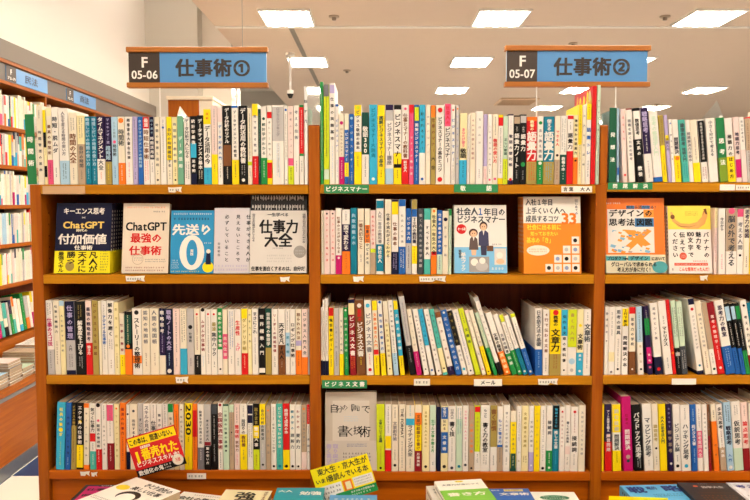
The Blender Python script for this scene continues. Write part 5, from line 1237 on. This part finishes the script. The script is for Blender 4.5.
# promotional cards
def promo(px, Y, W, H, ang, draw, label, stand=None):
    p = at(px[0], px[1], Y); b = MB(); draw(b, W, H)
    root = b.build('promo_card', None, T_(p.x, Y, p.z) @ RY(-ang))
    if stand:
        s = MB(); q = at(stand[0], stand[1], Y + .004); zb = stand[2]
        inv = root.matrix_local.inverted()
        s.cyl((q.x, q.y, q.z), (q.x, q.y, zb), .0012, METAL, 6); s.cyl((q.x - .008, q.y, q.z), (q.x + .008, q.y, q.z), .003, METAL, 6); s.cyl((q.x - .02, q.y, zb + .001), (q.x + .02, q.y, zb + .001), .0015, METAL, 6)
        s.build('wire_stand', root, inv)
    tag(root, label, 'promotional card')
def red_card(b, W, H):
    rnd = random.Random(2)
    b.box(0, W, 0, .0006, -H, 0, mat('card_red', 'D0101A', .35))
    b.rect(.003, W - .003, -H * .25, -H * .03, -.0002, P('y')); b.htext('この本は、間違いない。', W * .03, W * .97, -H * .14, H * .17, -.0006, P('k'), .03)
    b.rect(W * .22, W * .42, -H * .335, -H * .275, -.0002, P('w')); b.fineh(W * .23, W * .41, -H * .305, H * .05, -.0004, P('r'), rnd)
    b.char('1', W * .12, -H * .52, H * .4, -.0006, P('y'), .035); b.htext('番売れた', W * .2, W * .95, -H * .49, H * .3, -.0006, P('y'), .035)
    b.htext('ビジネススキル本!', W * .05, W * .93, -H * .7, H * .15, -.0006, P('w'), .02)
    b.rect(0, W, -H, -H * .83, -.0002, P('k')); b.htext('数値化の鬼', W * .04, W * .55, -H * .915, H * .13, -.0006, P('w'), .03)
    b.fineh(W * .56, W * .72, -H * .88, H * .05, -.0004, P('w'), rnd); b.fineh(W * .56, W * .72, -H * .95, H * .04, -.0004, P('w'), rnd)
    b.disc(W * .86, -H * .84, H * .14, -.0004, P('e'), n=20); b.disc(W * .86, -H * .84, H * .125, -.0005, mat('card_badge', 'E6D9C8', .4), n=20); b.htext('万部', W * .81, W * .91, -H * .84, H * .1, -.0007, P('r'), .02)
promo((125.6, 439), 1.93, .138, .112, math.radians(16.7), red_card, 'red and yellow promotional card on a wire before the lowest shelf', (162, 473, .786))
def yellow_card(b, W, H):
    rnd = random.Random(3)
    b.box(0, W, 0, .0006, -H, 0, mat('card_yellow', 'FAE400', .3))
    b.htext('東大生・京大生が', W * .1, W * .97, -H * .13, H * .19, -.0006, mat('card_ink', '3A3A20', .5), .02)
    b.htext('いま', W * .03, W * .2, -H * .36, H * .13, -.0006, mat('card_ink', '3A3A20', .5), .03); b.htext('1番読んでいる本', W * .22, W * .95, -H * .35, H * .19, -.0006, mat('card_ink', '3A3A20', .5), .02)
    b.rect(.003, W * .44, -H * .97, -H * .5, -.0002, P('w')); b.rect(W * .64, W - .003, -H * .74, -H * .5, -.0002, P('w')); b.rect(W * .46, W * .62, -H * .82, -H * .5, -.0003, P('o')); b.rect(W * .5, W * .59, -H * .75, -H * .55, -.0004, P('i'))
    for k in range(3):
        b.fineh(W * .04, W * .42, -H * (.58 + .12 * k), H * .06, -.0006, P('k'), rnd); b.fineh(W * .66, W * .95, -H * (.55 + .07 * k), H * .03, -.0006, P('K'), rnd)
    b.rect(W * .3, W, -H, -H * .78, -.00035, P('G')); b.htext('おすすめの文章術の本', W * .55, W * .96, -H * .85, H * .06, -.0006, P('w'), .02); b.fineh(W * .55, W * .9, -H * .93, H * .05, -.0006, P('w'), rnd)
promo((310, 470.4), 1.9, .159, .105, math.radians(17), yellow_card, 'yellow and green promotional card tilted before the middle divider', (342, 488, .744))
def strip_card(b, W, H):
    b.box(0, W, 0, .0006, -H, 0, mat('card_yellow', 'FAE400', .3)); b.htext('話題の本', W * .1, W * .9, -H * .5, H * .4, -.0004, P('r'), .03)
p = at(609, 496, 1.78); c = at(668, 498, 1.78)
promo((609, 496), 1.78, c.x - p.x, .04, math.radians(-2), strip_card, 'yellow card standing at the foot of the picture before the light blue book')

# ------------------------------------------------------------------ the side aisle: bookcase along the wall, ledge, books
AX = -2.25
ac = empty('aisle_bookcase', T_(AX - .15, 5, 0))
I = T_(-(AX - .15), -5, 0)
def apart(b, n): return b.build(n, ac, I)
Y0, Y1 = 3.2, 8.2
AZ = [EYE + v for v in (.47, .232, -.012, -.252, -.498)]
for z in AZ:
    b = MB(); b.bbox(AX - .24, AX, Y0, Y1, z - .024, z, WY, .0015); apart(b, 'shelf')
b = MB(); b.bbox(AX - .26, AX + .012, Y0, Y1, EYE + .846, EYE + .870, wood('wood_case_top', '8A4A18', 'A9632A', 'y'), .003); apart(b, 'top_board')
b = MB(); b.bbox(AX - .26, AX + .004, Y0, Y1, EYE + .722, EYE + .742, WY, .002); apart(b, 'top_rail')
b = MB(); b.box(AX - .012, AX - .002, Y0, Y1, EYE + .742, EYE + .846, mat('header_grey', '77706A', .6)); apart(b, 'header_board')
b = MB(); b.box(AX - .27, AX - .26, Y0, Y1, 0, EYE + .846, WD); apart(b, 'back_panel')
for yy in (3.2, 4.10, 5.02, 5.9, 6.8, 7.7, 8.18):
    b = MB(); b.bbox(AX - .26, AX - .001, yy, yy + .02, EYE - .522, EYE + .722, WZ, .0015); apart(b, 'upright_panel')
tag(ac, 'tall wooden bookcase along the cream wall of the side aisle', 'bookcase')
sg = [(4.5, 6, 47, '民法', '72-71', 'blue 民法 sign on the header of the aisle bookcase'), (5.6, 66, 95, '商法', '72-72', 'second blue sign along the header, partly behind the books')]
for _, xa, xb, tx, nm, lab in sg:
    ya, yb_ = at_x(xa, 80, AX).y, at_x(xb, 80, AX).y; W = yb_ - ya; b = MB(); H = .09
    b.box(0, W, 0, .004, 0, H, mat('sign_blue', '5C9AD6', .3)); b.rect(0, W * .22, 0, H, -.0004, mat('sign_brown', '453830', .35)); b.char('F', W * .11, H * .66, H * .5, -.001, WHT, .03); b.htext(nm, W * .03, W * .2, H * .22, H * .25, -.001, WHT)
    b.htext(tx, W * .42, W * .75, H * .5, H * .62, -.001, mat('sign_ink', '3A3230', .5), .015)
    o = b.build('aisle_sign', None, T_(AX + .002, ya, EYE + .748) @ RZ(math.pi / 2)); tag(o, lab, 'sign')
# ledge
lg = empty('display_ledge', T_(AX + .1, 5, 0)); I2 = T_(-(AX + .1), -5, 0); Y1 = 7.4; LX = -2.0; LZ = EYE - 1.02
b = MB(); b.bbox(AX, LX, Y0, Y1, LZ - .03, LZ, WY, .003); b.build('ledge_top', lg, I2)
b = MB(); b.box(AX, LX - .012, Y0, Y1, .075, LZ - .03, WY); b.build('front_panel', lg, I2)
b = MB(); b.box(LX - .012, LX + .002, Y0, Y1, LZ - .05, LZ - .03, METAL); b.build('edge_strip', lg, I2)
b = MB(); b.box(AX, LX - .004, Y0, Y1, 0, .075, METAL); b.build('kick_strip', lg, I2)
b = MB(); b.box(AX - .20, AX - .002, Y0, Y1, LZ - .03, EYE - .84, WY); b.build('riser', lg, I2)
tag(lg, 'low wooden ledge with metal edging below the aisle bookcase', 'display ledge')
ra = random.Random(11)
def rand_book(T, H, D):
    cov = ra.choice('wwwwwwwwwwwwccccccppeeeyaGrb' if H < .2 else 'wwwccceG'); els = []
    if ra.random() < .3: els.append(('O', ra.uniform(.55, .8), ra.choice('yroGbsmPkdt')))
    if ra.random() < .25: els.append(('B', 0, ra.uniform(.1, .5), ra.choice('ynGbrVto')))
    ink = 'w' if cov in 'GrboVnk' else ra.choice('kKKErbB')
    els.append(('m', .1, ra.uniform(.45, .6), ink, 1)); els.append(('m', .68, .92, ink, 1))
    return book_parts(T, H, D, cov, els, ra)
for si, z in enumerate(AZ):
    y = 3.9
    yend = 6.75 if si == 0 else 5.6 if si == 1 else 5.0
    while y < yend:
        T = ra.uniform(.012, .03); H = ra.choice((.188, .188, .19, .21, .182)) ; D = .13
        if any(abs(y + T / 2 - (v + .01)) < .012 + T / 2 for v in (4.10, 5.02, 5.9)): y += .03; continue
        M = T_(AX - .006 - ra.uniform(0, .006), y, z + .0004) @ RZ(math.pi / 2)
        for n, mb in rand_book(T, H, D): REST.merge(mb, M)
        y += T + .0012
# books leaning face out on the riser, and the flat piles
y = 3.95
while y < 5.0:
    W = ra.uniform(.03, .05); M = T_(AX - .03, y, EYE - .84 + .0155) @ RZ(math.pi / 2) @ RX(-.12)
    for n, mb in rand_book(W * .8, ra.uniform(.2, .25), .12): REST.merge(mb, M)
    y += W
y = 3.85
while y < 4.9:
    n = ra.randint(4, 9); W = ra.uniform(.13, .15)
    for k in range(n):
        T = .016; parts = face_parts(W - .006, .19, T - .001, ra.choice('wwcewcpagEd'), 'R', [('M', .1, .1, .9, .4, 'K', 3)], ra)
        Rm = Matrix(((1, 0, 0, 0), (0, 0, 1, 0), (0, -1, 0, 0), (0, 0, 0, 1)))
        M = T_(LX - .04 + ra.uniform(-.006, .006), y, LZ + .0006 + (k + 1) * T) @ RZ(math.pi / 2) @ T_(0, 0, 0) @ Rm
        for nme, mb in parts: REST.merge(mb, M)
    y += W + .004
for row in (1, 2, 3, 4):          # the far bay goes on past the edge of the photograph
    x = max([q['xr'] for q in SPECS if q['bay'] == 'far' and q['row'] == row]) + .004
    z = Z[('far', row)] + .0004
    while x < BAYX['far'][1] - .04:
        T = ra.uniform(.014, .026)
        for n, mb in rand_book(T, ra.choice((.188, .188, .19, .205)), .13): REST.merge(mb, T_(x, SPX + ra.uniform(-.001, .001), z))
        x += T + .0012
o = REST.build('shelved_books'); o['kind'] = 'stuff'
tag(o, 'slim books between the larger ones and all books of the side aisle', 'book')
bpy.data.objects.remove(_fobj)
